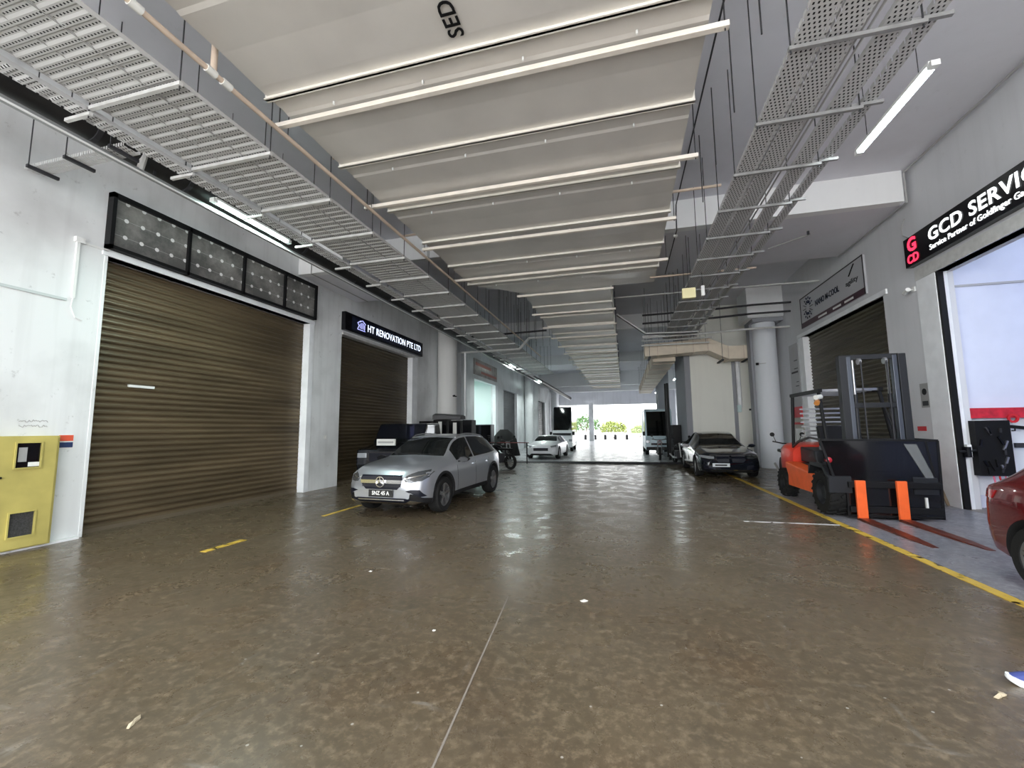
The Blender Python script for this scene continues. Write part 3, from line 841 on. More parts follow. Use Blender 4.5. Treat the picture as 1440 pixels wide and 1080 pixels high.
ya, yb, za, zb = 4.92, 9.92, 4.72, 5.70
b = MB()
for yy in (ya, 6.24, 7.52, 8.74, yb - fw): b.box(XL + .0, XL + .13, yy, yy + fw * (.8 if 5 < yy < 9.5 else 1), za, zb)
b.box(XL, XL + .13, ya, yb, za, za + fw); b.box(XL, XL + .13, ya, yb, zb - fw * 1.4, zb)
b.build('frame', BLACK, t, world=True)
PM = pane_mat()
ed = [ya + fw, 6.24, 7.52, 8.74, yb - fw]
for i in range(4):
    MB().box(XL + .06, XL + .07, ed[i] + (.05 if i else 0), ed[i + 1], za + fw, zb - fw).build('pane', PM, t, world=True)

def sign(name, label, x, y0, y1, z0, z1, face, body, depth=.1):
    t = thing(name, label, 'sign', (x, (y0 + y1) / 2, (z0 + z1) / 2))
    b = MB(); b.box(min(x, x + depth * face), max(x, x + depth * face), y0, y1, z0, z1); b.build('sign_box', body, t, world=True, bevel=.008)
    return t
# HT RENOVATION PTE LTD
t = sign('shop_sign', 'black sign reading HT RENOVATION PTE LTD above the second left shutter', XL, 11.16, 16.42, 4.74, 5.32, 1, BLACKG, .14)
NAVY = mat('navy sign face', (.012, .018, .045), .25)
MB().box(XL + .14, XL + .146, 11.5, 16.3, 4.82, 5.24).build('sign_face', NAVY, t, world=True)
put_text('lettering', 'HT RENOVATION PTE LTD', .34, GLOWB, (.15, 12.35 - 13.79, 4.92 - 5.03), (0, 1, 0), (0, 0, 1), t, bold=.001, fit=3.85, spacing=1.06)
b = MB()
GLOWP = mat('lit violet logo', (.5, .5, .9), .5, emit=.7, ecol=(.45, .48, .95))
# house logo: roof strokes and gable bars
for pts in ([(11.78, 4.90), (11.86, 5.02), (11.78, 5.1), (11.95, 5.2)], [(11.88, 5.14), (12.04, 5.22), (12.22, 5.12)], [(11.92, 4.94), (11.92, 5.1)], [(12.0, 4.94), (12.0, 5.14)], [(12.08, 4.94), (12.08, 5.14)], [(12.16, 4.92), (12.16, 5.1)], [(11.78, 4.89), (12.2, 4.89)]):
    for p, q in zip(pts, pts[1:]): b.bar((XL + .15, p[0], p[1]), (XL + .15, q[0], q[1]), .02, .02, up=(1, 0, 0))
b.build('house_logo', GLOWP, t, world=True)

# GCD sign on the right
t = sign('shop_sign', 'black lit sign reading GCD SERVICE above the open shop on the right', XR, 5.0, 11.0, 5.06, 5.70, -1, BLACKG, .14)
ty = 8.0; tz = 5.38
put_text('red_logo_letter', 'G', .40, GLOWR, (-.15, 10.86 - ty, 5.36 - tz), (0, -1, 0), (0, 0, 1), t, bold=.012, label='large lit red letter G')
put_text('red_logo_letters', 'CD', .26, GLOWR, (-.15, 10.90 - ty, 5.11 - tz), (0, -1, 0), (0, 0, 1), t, bold=.006, fit=.36, label='lit red letters C D')
put_text('lettering', 'GCD SERVICE', .36, GLOWW, (-.15, 10.20 - ty, 5.335 - tz), (0, -1, 0), (0, 0, 1), t, bold=.006, fit=2.6, spacing=1.08, label='large lit white letters GCD SERVICE')
put_text('small_lettering', 'Service Partner of Goldfinger Garage', .155, GLOWW, (-.15, 10.20 - ty, 5.125 - tz), (0, -1, 0), (0, 0, 1), t, bold=.0, fit=2.4, label='small lit white lettering')

# NANO sign on the right
SILV = mat('silver grey sign face', (.50, .51, .54), .45)
t = sign('shop_sign', 'silver grey sign with dark emblem above the right shutter', XR, 12.8, 16.95, 5.06, 6.12, -1, SILV, .05)
ty = (12.8 + 16.95) / 2; tz = (5.06 + 6.12) / 2
b = MB(); b.box(XR - .058, XR - .05, 12.8, 16.95, 5.06, 5.24); b.build('dark_band', mat('dark maroon band', (.05, .015, .03), .4), t, world=True)
b = MB()
for a0, a1 in (((12.8, 6.10), (16.95, 6.13)), ((12.8, 5.06), (12.84, 6.12)), ((16.91, 5.06), (16.95, 6.12))): b.box(XR - .06, XR - .05, a0[0], a1[0], a0[1], a1[1])
b.build('edge', ROD, t, world=True)
put_text('lettering', 'NANO M-COOL', .26, NAVY, (-.055, 15.75 - ty, 5.55 - tz), (0, -1, 0), (0, 0, 1), t, bold=.006, fit=1.6)
put_text('small_lettering', 'agility', .2, ROD, (-.055, 13.75 - ty, 5.5 - tz), (0, -1, 0), (0, 0, 1), t, fit=.65)
b = MB()
for k in range(14):
    a = 2 * math.pi * k / 14
    for r0, r1 in ((.16, .26), (.30, .38)):
        b.bar((XR - .056, 16.3 + math.cos(a) * r0, 5.66 + math.sin(a) * r0), (XR - .056, 16.3 + math.cos(a) * r1, 5.66 + math.sin(a) * r1), .01, .045, up=(1, 0, 0))
b.build('ring_emblem', NAVY, t, world=True)
b = MB()
for k in range(4): b.bar((XR - .056, 13.55 - k * .07, 5.78 + k * .06), (XR - .056, 13.45 - k * .07, 5.86 + k * .06), .01, .04, up=(1, 0, 0))
b.build('small_emblem', BLACK, t, world=True)
# lettering in the band
for y, w in ((15.6, .6), (14.6, .5), (13.9, .5)):
    MB().box(XR - .061, XR - .058, y - w, y, 5.11, 5.17).build('pale_caption', WHITEP, t, world=True)

# poster panel at the pier beyond the right shutter
t = thing('notice_board', 'grey notice with faded writing on the pier beside the round white column', 'notice', (XR - .004, 17.95, 3.7))
MB().box(-.03, 0, -.42, .42, -1.5, 1.0).build('board', mat('grey notice', (.42, .42, .44), .6), t)
for z, w, h in ((.35, .3, .03), (.05, .34, .03), (-.1, .6, .07), (-.45, .2, .03), (-.6, .3, .03)):
    MB().box(-.035, -.03, -.3, -.3 + w, z, z + h).build('print_line', ROD, t)
MB().box(-.034, -.03, -.1, .05, .5, .85).build('print_mark', PIPEG, t)
t = thing('notice_board', 'red and beige notice panel low on the pier behind the forklift', 'notice', (XR - .004, 17.95, 1.9))
MB().box(-.03, 0, -.42, .42, -1.0, .2).build('board', mat('beige board', (.45, .43, .38), .6), t)
MB().box(-.06, -.03, -.42, .42, .05, .45).build('red_header', RED, t)
MB().box(-.04, -.03, -.42, .42, -.2, -.12).build('red_line', RED, t)
MB().box(-.036, -.03, -.35, .35, -.8, -.35).build('white_sheet', WHITEP, t)

# no-smoking style notice on pier at the right and small camera
t = thing('warning_notice', 'small grey paper notice on the pier beside the open shop', 'notice', (XR, 11.08, 2.22))
MB().box(-.012, 0, -.13, .13, -.22, .3).build('paper', mat('grey paper', (.33, .33, .33), .7), t)
MB().lathe([(.05, -.016), (.07, -.016), (.07, -.012), (.05, -.012)], (0, 0, .12), axis='x', n=20).build('round_mark', BLACK, t)
MB().box(-.014, -.012, -.09, .09, -.18, -.08).build('print_line', ROD, t)
t = thing('security_camera', 'small bullet camera on the right pier just below the lit sign', 'camera', (XR, 11.05, 4.6))
MB().box(-.03, 0, -.05, .05, -.05, .05).build('mount', WHITEP, t)
b = MB(); b.tube([(-.03, 0, 0), (-.14, .03, -.03)], .016, 8); b.build('arm', WHITEP, t)
b = MB(); b.tube([(-.13, .10, -.05), (-.17, -.1, -.02)], .045, 12); b.build('camera_body', WHITEP, t, smooth=True)
b = MB(); b.tube([(-.129, .105, -.05), (-.127, .12, -.053)], .04, 12); b.build('lens', BLACKG, t)
t = thing('red_sticker', 'small red sticker on the pier above the black fork guard', 'sticker', (XR, 11.3, 1.55))
MB().box(-.006, 0, -.14, .14, -.05, .05).build('paper', RED, t)
t = thing('wall_cable', 'thin curved cable on the wall above the left end of the lit sign', 'cable', (XR, 11.15, 5.9))
MB().tube([(-.01, -.05, .35), (-.02, .06, .2), (-.02, .05, .0), (-.01, -.1, -.12)], .012, 6).build('cable', PIPEG, t)

# cabinet, left foreground
t = thing('electrical_cabinet', 'dull yellow steel cabinet with two dark windows against the left wall', 'cabinet', (XL + .002, 3.6, 0.035))
CF = .17
b = MB(); b.box(0, CF - .02, -1.1, .92, .0, 1.56); b.build('cabinet_body', YELLOWP, t, bevel=.006)
def door_with_windows(y0, y1, wins):
    b = MB(); x0, x1 = CF - .02, CF + .005
    zs = sorted({.02, 1.53} | {w[2] for w in wins} | {w[3] for w in wins}); yy = sorted({y0, y1} | {w[0] for w in wins} | {w[1] for w in wins})
    for i in range(len(yy) - 1):
        for j in range(len(zs) - 1):
            cy, cz = (yy[i] + yy[i + 1]) / 2, (zs[j] + zs[j + 1]) / 2
            if any(w[0] < cy < w[1] and w[2] < cz < w[3] for w in wins): continue
            b.box(x0, x1, yy[i], yy[i + 1], zs[j], zs[j + 1])
    return b.build('cabinet_door', YELLOWP, t)
wins = [(.44, .70, 1.12, 1.46), (.44, .70, .18, .50)]
door_with_windows(-.28, .88, wins)
for i, (a, c, d, e) in enumerate(wins):
    MB().box(CF - .018, CF - .008, a, c, d, e).build('window_pane', BLACKG if i == 0 else mat('dark mesh', (.05, .05, .05), .6, noise=.5, nscale=60), t)
    b = MB(); w = .018
    b.box(CF, CF + .02, a - w, c + w, d - w, d); b.box(CF, CF + .02, a - w, c + w, e, e + w); b.box(CF, CF + .02, a - w, a, d, e); b.box(CF, CF + .02, c, c + w, d, e)
    b.build('window_frame', YELLOWP, t)
MB().box(CF - .008, CF - .002, .58, .70, 1.13, 1.19).build('meter_label', WHITEP, t)
MB().box(CF - .017, CF - .004, .47, .56, 1.2, 1.4).build('meter', PIPEG, t)
MB().lathe([(.016, 0), (.016, .03), (0, .03)], (CF + .003, .3, 1.0), axis='x', n=12).build('latch', BLACK, t)
t = thing('door_sticker', 'red and blue sticker on the wall above the cabinet corner', 'sticker', (XL, 4.67, 1.5))
MB().box(0, .006, -.1, .1, -.1, .11).build('paper', WHITEP, t)
MB().box(.006, .008, -.09, .09, .01, .10).build('red_band', mat('orange red print', (.8, .12, .06), .5), t)
MB().box(.006, .008, -.09, .09, -.09, -.01).build('blue_band', mat('navy print', (.03, .05, .14), .5), t)
t = thing('wall_graffiti', 'faint scribbled writing on the left wall above the yellow cabinet', 'writing', (XL, 4.28, 1.78))
b = MB()
rnd = random.Random(3)
for line in range(2):
    pts = []
    for k in range(22): pts.append((.004, -.16 + k * .015, .03 - line * .075 + rnd.uniform(-.02, .02)))
    for p, q in zip(pts, pts[1:]): b.bar(p, q, .006, .003, up=(1, 0, 0))
b.build('pencil_strokes', PIPEG, t)
t = thing('wall_conduit', 'white conduit and loose cable running down the left wall beside the shutter', 'conduit', (XL, 4.6, 4.2))
b = MB(); b.box(0, .035, -.05, -.01, -.45, .5); b.build('conduit_run', WHITEP, t)
b = MB(); b.box(0, .03, -.01, .38, .47, .5); b.build('top_run', WHITEP, t)
b = MB(); b.tube([(.02, -.03, -.45), (.03, -.05, -.6), (.02, .02, -.75), (.01, .12, -.78)], .01, 6); b.build('loose_cable', WHITEP, t)
b = MB(); b.box(.0, .06, -.08, .04, .46, .54); b.build('joint_box', WHITEP, t)
t = thing('wall_conduit', 'thin pale trunking line across the left wall above the cabinet', 'conduit', (XL, 3, 3.7))
b = MB(); b.box(0, .02, -4, 1.5, -.02, .02); b.build('conduit_run', mat('pale green trunking', (.55, .6, .6), .5), t)
t = thing('light_switch', 'small white switch on the pier between the two left shutters', 'switch', (XL, 10.6, 1.45))
MB().box(0, .012, -.05, .05, -.05, .05).build('plate', TILEB, t, bevel=.004)
MB().box(.012, .018, -.015, .015, -.02, .02).build('rocker', WHITEP, t)

# pipes on the left beyond the round column
for i, (x, y, r, m_) in enumerate(((-7.25, 19.0, .05, TRIMW), (-8.15, 19.8, .07, DARKPIPE), (-8.1, 21.2, .08, TRIMW), (-8.1, 36.9, .1, TRIMW), (-8.1, 39.4, .1, DARKPIPE), (-8.1, 40.5, .1, TRIMW))):
    lab(MB().tube([(x, y, 0), (x, y, 5.3 if i < 3 else 6.5)], r, 12).build('down_pipe', m_, smooth=True),
        ['white vertical pipe just behind the round left column', 'dark vertical pipe behind the round left column', 'white vertical pipe beside the square left pier',
         'white vertical pipe far down the left wall', 'dark vertical pipe far down the left wall', 'farther white vertical pipe on the left wall'][i], 'pipe')
t = thing('security_camera', 'small dark camera on the round column on the left', 'camera', (-7.35, 17.85, 3.15))
b = MB(); b.tube([(-.06, .05, 0), (.05, -.05, 0)], .04, 10); b.build('camera_body', BLACK, t)
b = MB(); b.tube([(.02, .06, -.02), (.12, .0, -.03)], .025, 10); b.build('arm', BLACK, t)
t = thing('security_camera', 'small dark camera on the round column on the right', 'camera', (5.36, 19.0, 4.15))
b = MB(); b.tube([(-.1, -.02, 0), (.0, -.05, 0)], .05, 10); b.build('camera_body', BLACK, t)
b = MB(); b.tube([(0, -.05, 0), (.25, -.1, .01)], .012, 6); b.build('arm', PIPEG, t)
t = thing('unit_sign', 'dull red shop board above the pale lit unit on the left', 'sign', (XL, 25.4, 5.3))
MB().box(0, .06, -2.2, 2.4, -.45, .5).build('board', mat('faded board', (.33, .30, .28), .6, noise=.3), t)
MB().box(.06, .07, -2.0, 1.0, .12, .3).build('red_lettering', mat('faded red', (.35, .12, .10), .6), t)
MB().box(.06, .07, -1.0, 2.2, -.3, -.15).build('red_lettering', mat('faded red2', (.35, .12, .10), .6), t)

# things on the block wall
t = thing('wall_sensor', 'pale blue device on the grey strip of the cream block wall', 'device', (5.05, 21.05, 2.45))
MB().box(-.08, .08, -.06, .06, -.16, .16).build('body', mat('pale cyan plastic', (.6, .75, .75), .5), t, bevel=.02)
t = thing('wall_plate', 'small grey plate on the cream block wall', 'plate', (5.55, 21.19, 2.4))
MB().box(-.08, .08, -.02, 0, -.04, .04).build('plate', ROD, t)

# ------------------------------------------------------------------ shop on the right: pegboard, tools
t = thing('red_rack', 'long red tool rail with parts hanging along the shop wall', 'rack', (9.4, 10.6, 1.84))
MB().box(-2.85, 3.0, -.12, -.0, -.09, .11).build('rail', mat('red rail', (.55, .02, .04), .45, noise=.3, nscale=9), t)
for k in range(9):
    x = -2.1 + k * .34
    b = MB(); b.lathe([(.05, 0), (.09, 0), (.09, -.03), (.05, -.03), (.05, 0)], (x, -.13, -.10), axis='y', n=14); b.build('hook_ring', [RED, WHITEP, RED][k % 3], t)
PEG = mat('white pegboard', (.82, .86, .92), .5)
t = thing('pegboard', 'white pegboard with hooks under the red rail in the shop', 'pegboard', (9.4, 10.615, 1.2))
MB().box(-2.7, 3.0, -.03, 0, -.95, .52).build('board', PEG, t)
for k in range(7):
    x = -2.05 + k * .36
    b = MB(); b.tube([(x, -.03, .3), (x, -.1, .3), (x, -.1, .35)], .012, 6); b.build('hook', BLACK, t)
t = thing('tool_board', 'black tool board crowded with dark tools on the shop wall', 'tool board', (6.84, 10.29, 1.2))
MB().box(-.28, .26, -.04, .12, -.55, .5).build('board', BLACK, t)
rnd = random.Random(5)
for k in range(14):
    x = rnd.uniform(-.22, .2); z = rnd.uniform(-.45, .42); L_ = rnd.uniform(.08, .2); a = rnd.uniform(-.5, .5)
    b = MB(); b.bar((x, -.06, z), (x + math.sin(a) * L_, -.06, z - math.cos(a) * L_), .03, .03); b.build('tool', [BLACKG, ROD, STEEL, BLACK][k % 4], t)
t = thing('hanging_tool', 'dark clamp hanging beside the black tool board, upper one', 'tool', (7.38, 10.46, 1.55))
b = MB(); b.bar((-.12, 0, .03), (.1, 0, .0), .05, .06); b.build('handle', BLACK, t); b = MB(); b.bar((.06, 0, 0), (.16, 0, .06), .03, .03); b.build('jaw', ROD, t)
t = thing('hanging_tool', 'dark clamp hanging beside the black tool board, lower one', 'tool', (7.38, 10.46, 1.22))
b = MB(); b.bar((-.1, 0, 0), (.12, 0, .0), .05, .09); b.build('handle', ROD, t); b = MB(); b.bar((.1, 0, 0), (.16, 0, -.04), .03, .04); b.build('jaw', BLACK, t)
t = thing('hanging_tool', 'looped tool with dark end hanging on the white pegboard', 'tool', (7.98, 10.46, 1.45))
b = MB(); b.tube([(math.sin(a) * .1, 0, math.cos(a) * .15) for a in [2 * math.pi * k / 16 for k in range(17)]], .014, 6, cap=False); b.build('loop', mat('brown loop', (.35, .25, .2), .5), t, smooth=True)
MB().box(-.05, .05, -.03, .03, -.3, -.15).build('end_piece', BLACK, t)
t = thing('hose', 'looped pink-red hoses hanging at the shop edge below the tool board', 'hose', (6.9, 10.28, .35))
for k in range(4):
    b = MB(); b.tube([(-.15 + k * .09, 0, .45), (-.1 + k * .09, -.02, .0), (-.02 + k * .09, 0, -.38)], .014, 8); b.build('hose_line', RED if k % 2 else mat('pink hose', (.7, .15, .25), .4), t, smooth=True)
t = thing('valve_set', 'black valve clamped on the dark frame at the shop opening', 'valve', (6.42, 10.35, 1.1))
b = MB(); b.lathe([(.0, -.1), (.07, -.1), (.07, .1), (0, .1)], (0, -.05, 0), n=12); b.build('valve_body', BLACKG, t)
b = MB(); b.tube([(-.15, -.08, 0), (.12, -.08, .03)], .025, 8); b.build('lever', BLACK, t)
MB().box(-.02, .05, -.1, -.03, -.1, .14).build('white_tag', WHITEP, t)
# broom and boards leaning on the pier
t = thing('broom', 'broom with wooden handle and orange head up, leaning on the right pier', 'broom', (5.85, 10.9, 0))
b = MB(); b.tube([(.05, 0, .0), (.18, .05, .62)], .016, 8); b.build('handle', mat('pale wood', (.55, .38, .2), .5), t)
b = MB(); b.loft([[(.10 + dx, .02 + dy, .6) for dx, dy in ((-.05, -.04), (.17, -.04), (.17, .05), (-.05, .05))], [(.12 + dx, .04 + dy, .95) for dx, dy in ((-.02, -.02), (.1, -.02), (.1, .03), (-.02, .03))]]); b.build('bristle_head', mat('faded orange bristle', (.7, .22, .12), .8, noise=.4, nscale=30), t)
t = thing('timber_board', 'narrow timber boards leaning on the pier beside the broom', 'board', (6.17, 10.75, 0))
for k, a in enumerate((.1, .18)):
    b = MB(); b.bar((.1 * k - .0, -.04 * k, 0), (.1 * k - a, .05 - .04 * k, .75), .05, .02, up=(0, 1, 0)); b.build('plank', mat('dark timber', (.18, .13, .08), .6), t)
# ------------------------------------------------------------------ vehicles
def smooth_interp(xs, tab, k=.07):
    """tab: list of (x, value); linear table softened by a short moving average"""
    tx = np.array([t_[0] for t_ in tab]); tv = np.array([t_[1] for t_ in tab])
    o = np.argsort(tx); tx = tx[o]; tv = tv[o]
    off = np.linspace(-k, k, 9)
    return np.mean([np.interp(np.clip(np.array(xs) + d, tx[0], tx[-1]), tx, tv) for d in off], axis=0)

def car_shell(P):
    """closed body, x forward, y left, z up; material slots 0 paint, 1 windscreen, 2 side glass, 3 rear glass, 4 cladding, 5 underside"""
    xr, xf = P['ends']
    xs = np.concatenate([np.linspace(xf, xf - .35, 10), np.linspace(xf - .35, xr + .3, 60)[1:-1], np.linspace(xr + .3, xr, 9)])
    ft = lambda key, k=.07: smooth_interp(xs, P[key], k)
    top, belt, bot, w, wt = ft('top'), ft('belt'), ft('bot'), ft('width', .05), ft('wtop')
    secs = []
    for i, x in enumerate(xs):
        t_, b_, bt, W_, wr = top[i], min(belt[i], top[i] - .015), bot[i], w[i], wt[i]
        g = max(0.0, min(1.0, (t_ - b_ - .05) / .3))     # how far there is a cabin here
        wr = (1 - g) * W_ * .80 + g * wr
        zs_ = b_ + (t_ - b_) * (.0 + .88 * g + (1 - g) * .6)
        mid = bt + (b_ - bt) * .45
        half = [(0, bt), (W_ * .80, bt), (W_ * .96, bt + .05), (W_ * .985, bt + .14), (W_ * 1.0, mid), (W_ * .99, b_ - .16 * (b_ - bt) / .6), (W_ * .965, b_ - .04), (W_ * .94, b_ + .0),
                ((W_ * .925), b_ + .025 * g + .003), (W_ * .925 + (wr - W_ * .925) * .5, b_ + .5 * (zs_ - b_) + .02 * g), (wr, zs_), (wr * .93, zs_ + (t_ - zs_) * .62), (wr * .6, t_ - .012), (wr * .25, t_), (0, t_ + .002)]
        ring = [(x, y, z) for y, z in half] + [(x, -y, z) for y, z in reversed(half[1:-1])]
        secs.append(ring)
    n = len(secs[0]); hn = 15
    b = MB(); b.loft(secs)
    mi = []
    ws, rs = P['windscreen'], P['rearglass']       # (x front, x back)
    for i in range(len(secs) - 1):
        xm = (xs[i] + xs[i + 1]) / 2
        for k in range(n):
            kk = k if k < hn - 1 else n - 1 - k     # mirrored band index
            m = 0
            if kk in (0,): m = 5
            elif kk in (1, 2) : m = 4
            elif kk in (8, 9):
                for a, c in P['sidewin']:
                    if c < xm < a and (top[i] - belt[i]) > .10: m = 2
            elif kk in (11, 12, 13) or (kk == 10 and False):
                if ws[1] < xm < ws[0]: m = 1
                if rs[1] < xm < rs[0]: m = 3
            mi.append(m)
    mi += [0, 0]
    b.m = mi
    return b

def eval_mesh(o):
    dg = bpy.context.evaluated_depsgraph_get()
    return bpy.data.meshes.new_from_object(o.evaluated_get(dg))

def wheel(parent, x, y, r, wd, side, rim_m, spokes=5, tyre_m=None):
    """side +1: outer face towards +y"""
    t_ = MB(); h = wd / 2
    t_.lathe([(r * .66, -h), (r * .93, -h), (r * .985, -h * .8), (r, -h * .4), (r, h * .4), (r * .985, h * .8), (r * .93, h), (r * .66, h), (r * .66, -h)], (x, y, r), axis='y', n=40)
    w_ = t_.build('wheel', tyre_m or RUBBER, parent, smooth=True)
    b = MB(); yo = y + side * h * .72
    b.lathe([(r * .67, y - side * h * .6), (r * .67, yo + side * h * .15), (r * .60, yo + side * h * .1), (r * .60, y - side * h * .6)], (x, 0, r), axis='y', n=40)
    b.lathe([(0, yo + side * .01), (r * .14, yo + side * .01), (r * .15, yo - side * .03), (0, yo - side * .03)], (x, 0, r), axis='y', n=20)
    for k in range(spokes):
        a = 2 * math.pi * k / spokes + .3
        for da in (-.13, .13):
            p0 = (x + math.cos(a) * r * .12, yo - side * .005, r + math.sin(a) * r * .12)
            p1 = (x + math.cos(a + da) * r * .62, yo + side * .005, r + math.sin(a + da) * r * .62)
            b.bar(p0, p1, r * .085, .025, up=(0, 1, 0))
    b.build('rim', rim_m, w_, smooth=True)
    MB().lathe([(0, y), (r * .58, y), (r * .58, y + side * .01), (0, y + side * .01)], (x, 0, r), axis='y', n=24).build('brake_disc', ROD, w_)
    return w_

def poly_grid(poly, step):
    pts = []; n = len(poly)
    for i in range(n):
        a = Vector(poly[i]); c = Vector(poly[(i + 1) % n]); L_ = (c - a).length; m = max(1, int(L_ / step))
        for k in range(m): pts.append(a + (c - a) * k / m)
    nb = len(pts)
    xs = [p[0] for p in poly]; ys = [p[1] for p in poly]
    def inside(u, v):
        r_ = False; j = n - 1
        for i in range(n):
            if (poly[i][1] > v) != (poly[j][1] > v) and u < (poly[j][0] - poly[i][0]) * (v - poly[i][1]) / (poly[j][1] - poly[i][1]) + poly[i][0]: r_ = not r_
            j = i
        return r_
    u = min(xs) + step * .5
    while u < max(xs):
        v = min(ys) + step * .5
        while v < max(ys):
            if inside(u, v): pts.append(Vector((u, v)))
            v += step
        u += step
    edges = [(i, (i + 1) % nb) for i in range(nb)]
    vo, eo, fo, *_ = delaunay_2d_cdt([Vector((p[0], p[1])) for p in pts], edges, [], 1, 1e-5)
    return [tuple(v) for v in vo], [tuple(f) for f in fo]

def patch(bvh, name, poly, axis, side, m_, parent, off=.006, depth=.02, step=.05, label=None):
    """piece of given outline pressed on the body surface: axis 'x' outline in (y,z), 'y' outline in (x,z), 'z' outline in (x,y)"""
    vo, fo = poly_grid(poly, step)
    d = {'x': Vector((-side, 0, 0)), 'y': Vector((0, -side, 0)), 'z': Vector((0, 0, -1))}[axis]
    P = []
    for u, v in vo:
        og = {'x': Vector((side * 6, u, v)), 'y': Vector((u, side * 3, v)), 'z': Vector((u, v, 4))}[axis]
        hit, nrm, idx, dist = bvh.ray_cast(og, d)
        if hit is None:
            hit, nrm, idx, dist = bvh.find_nearest(og + d * (4.0 if axis == 'x' else 2.1))
        P.append(hit)
    b = MB(); n = len(P)
    vs = [p - d * off for p in P] + [p + d * depth for p in P]
    fs = list(fo) + [tuple(i + n for i in reversed(f)) for f in fo]
    # rim
    cnt = {}
    for f in fo:
        for i in range(len(f)):
            e = (f[i], f[(i + 1) % len(f)]); cnt[tuple(sorted(e))] = cnt.get(tuple(sorted(e)), 0) + 1
    for f in fo:
        for i in range(len(f)):
            e = (f[i], f[(i + 1) % len(f)])
            if cnt[tuple(sorted(e))] == 1: fs.append((e[1], e[0], e[0] + n, e[1] + n))
    b.add(vs, fs)
    return b.build(name, m_, parent, smooth=True, label=label)

TINT = mat('dark tinted car glass', (.006, .007, .007), .05, spec=.45)
CLAD = mat('black car cladding', (.012, .012, .013), .55, spec=.25)
LAMP = mat('clear headlamp', (.35, .37, .40), .08, .3, coat=1.0)
LAMPD = mat('dark headlamp', (.06, .065, .07), .08, .2, coat=1.0)
LAMPR = mat('red tail lamp', (.35, .01, .015), .1, coat=1.0)
PLATE = mat('black number plate', (.015, .015, .015), .4)
SEAM = mat('panel gap', (.01, .01, .01), .8)

def make_car(name, label, loc, rz, P, paint, wheels, rim_m, spokes=5):
    t = thing(name, label, 'car', loc, rz)
    b = car_shell(P)
    under = mat(name + ' underside', (.01, .01, .01), .8)
    mats = [paint, TINT, TINT, TINT, P.get('clad', CLAD), under]
    o = b.build('body_work', mats, None, smooth=False)
    # wheel arches cut out
    wb, r, tw, wd, z_arch = wheels
    cutter = MB()
    for x in wb:
        for s_ in (-1, 1):
            cutter.lathe([(r * 1.17, s_ * (tw - .30)), (r * 1.17, s_ * (tw + .3))], (x, 0, r * 1.03), axis='y', n=40, mi=5)
    co = cutter.build('arch', mats, None)
    for p in co.data.polygons: p.material_index = 5
    bo = o.modifiers.new('cut', 'BOOLEAN'); bo.operation = 'DIFFERENCE'; bo.solver = 'EXACT'; bo.object = co
    me = eval_mesh(o)
    bpy.data.objects.remove(o); bpy.data.objects.remove(co)
    bvh = BVHTree.FromPolygons([v.co.copy() for v in me.vertices], [tuple(p.vertices) for p in me.polygons])
    # split by slot
    names = ['body', 'windscreen', 'side_windows', 'rear_window', 'lower_cladding', 'underbody']
    body = None
    for i, nm in enumerate(names):
        polys = [p for p in me.polygons if p.material_index == i]
        if not polys: continue
        groups = [polys]
        if nm == 'side_windows':      # one mesh per side window
            def key(p):
                c = p.center
                for k, (a, c2) in enumerate(P['sidewin']):
                    if c2 - .05 <= c.x <= a + .05: return (k, c.y > 0)
                return (9, c.y > 0)
            ks = {}
            for p in polys: ks.setdefault(key(p), []).append(p)
            groups = list(ks.values())
        if nm == 'lower_cladding': groups = [g for g in ([p for p in polys if p.center.y > 0], [p for p in polys if p.center.y <= 0]) if g]
        for gp in groups:
            idx = {}; vs = []; fs = []
            for p in gp:
                f = []
                for v in p.vertices:
                    if v not in idx: idx[v] = len(vs); vs.append(tuple(me.vertices[v].co))
                    f.append(idx[v])
                fs.append(f)
            mb = MB(); mb.add(vs, fs)
            nm2 = 'side_window' if nm == 'side_windows' else nm
            ob = mb.build(nm2, mats[i], t, smooth=True, norm=False)
            if nm == 'body': body = ob
    hw = tw - wd / 2
    for x in wb:
        for s_ in (-1, 1): wheel(t, x, s_ * hw, r, wd, s_, rim_m, spokes)
    # dark wheel wells behind the wheels
    return t, bvh, body

def mirror(parent, x, y, z, s_, m_):
    b = MB()
    secs = []
    for k, (f, sc) in enumerate(((-.07, .4), (-.03, .9), (.03, 1.0), (.06, .85))):
        secs.append([(x + f, y + s_ * (.10 + .11 * math.cos(a)) , z + .065 * math.sin(a) * sc) for a in [2 * math.pi * j / 12 for j in range(12)]])
    b.loft(secs); m = b.build('wing_mirror', m_, parent, smooth=True)
    b = MB(); b.bar((x + .0, y - s_ * .04, z - .05), (x, y + s_ * .06, z - .03), .05, .03); b.build('mirror_arm', BLACK, m)
    return m

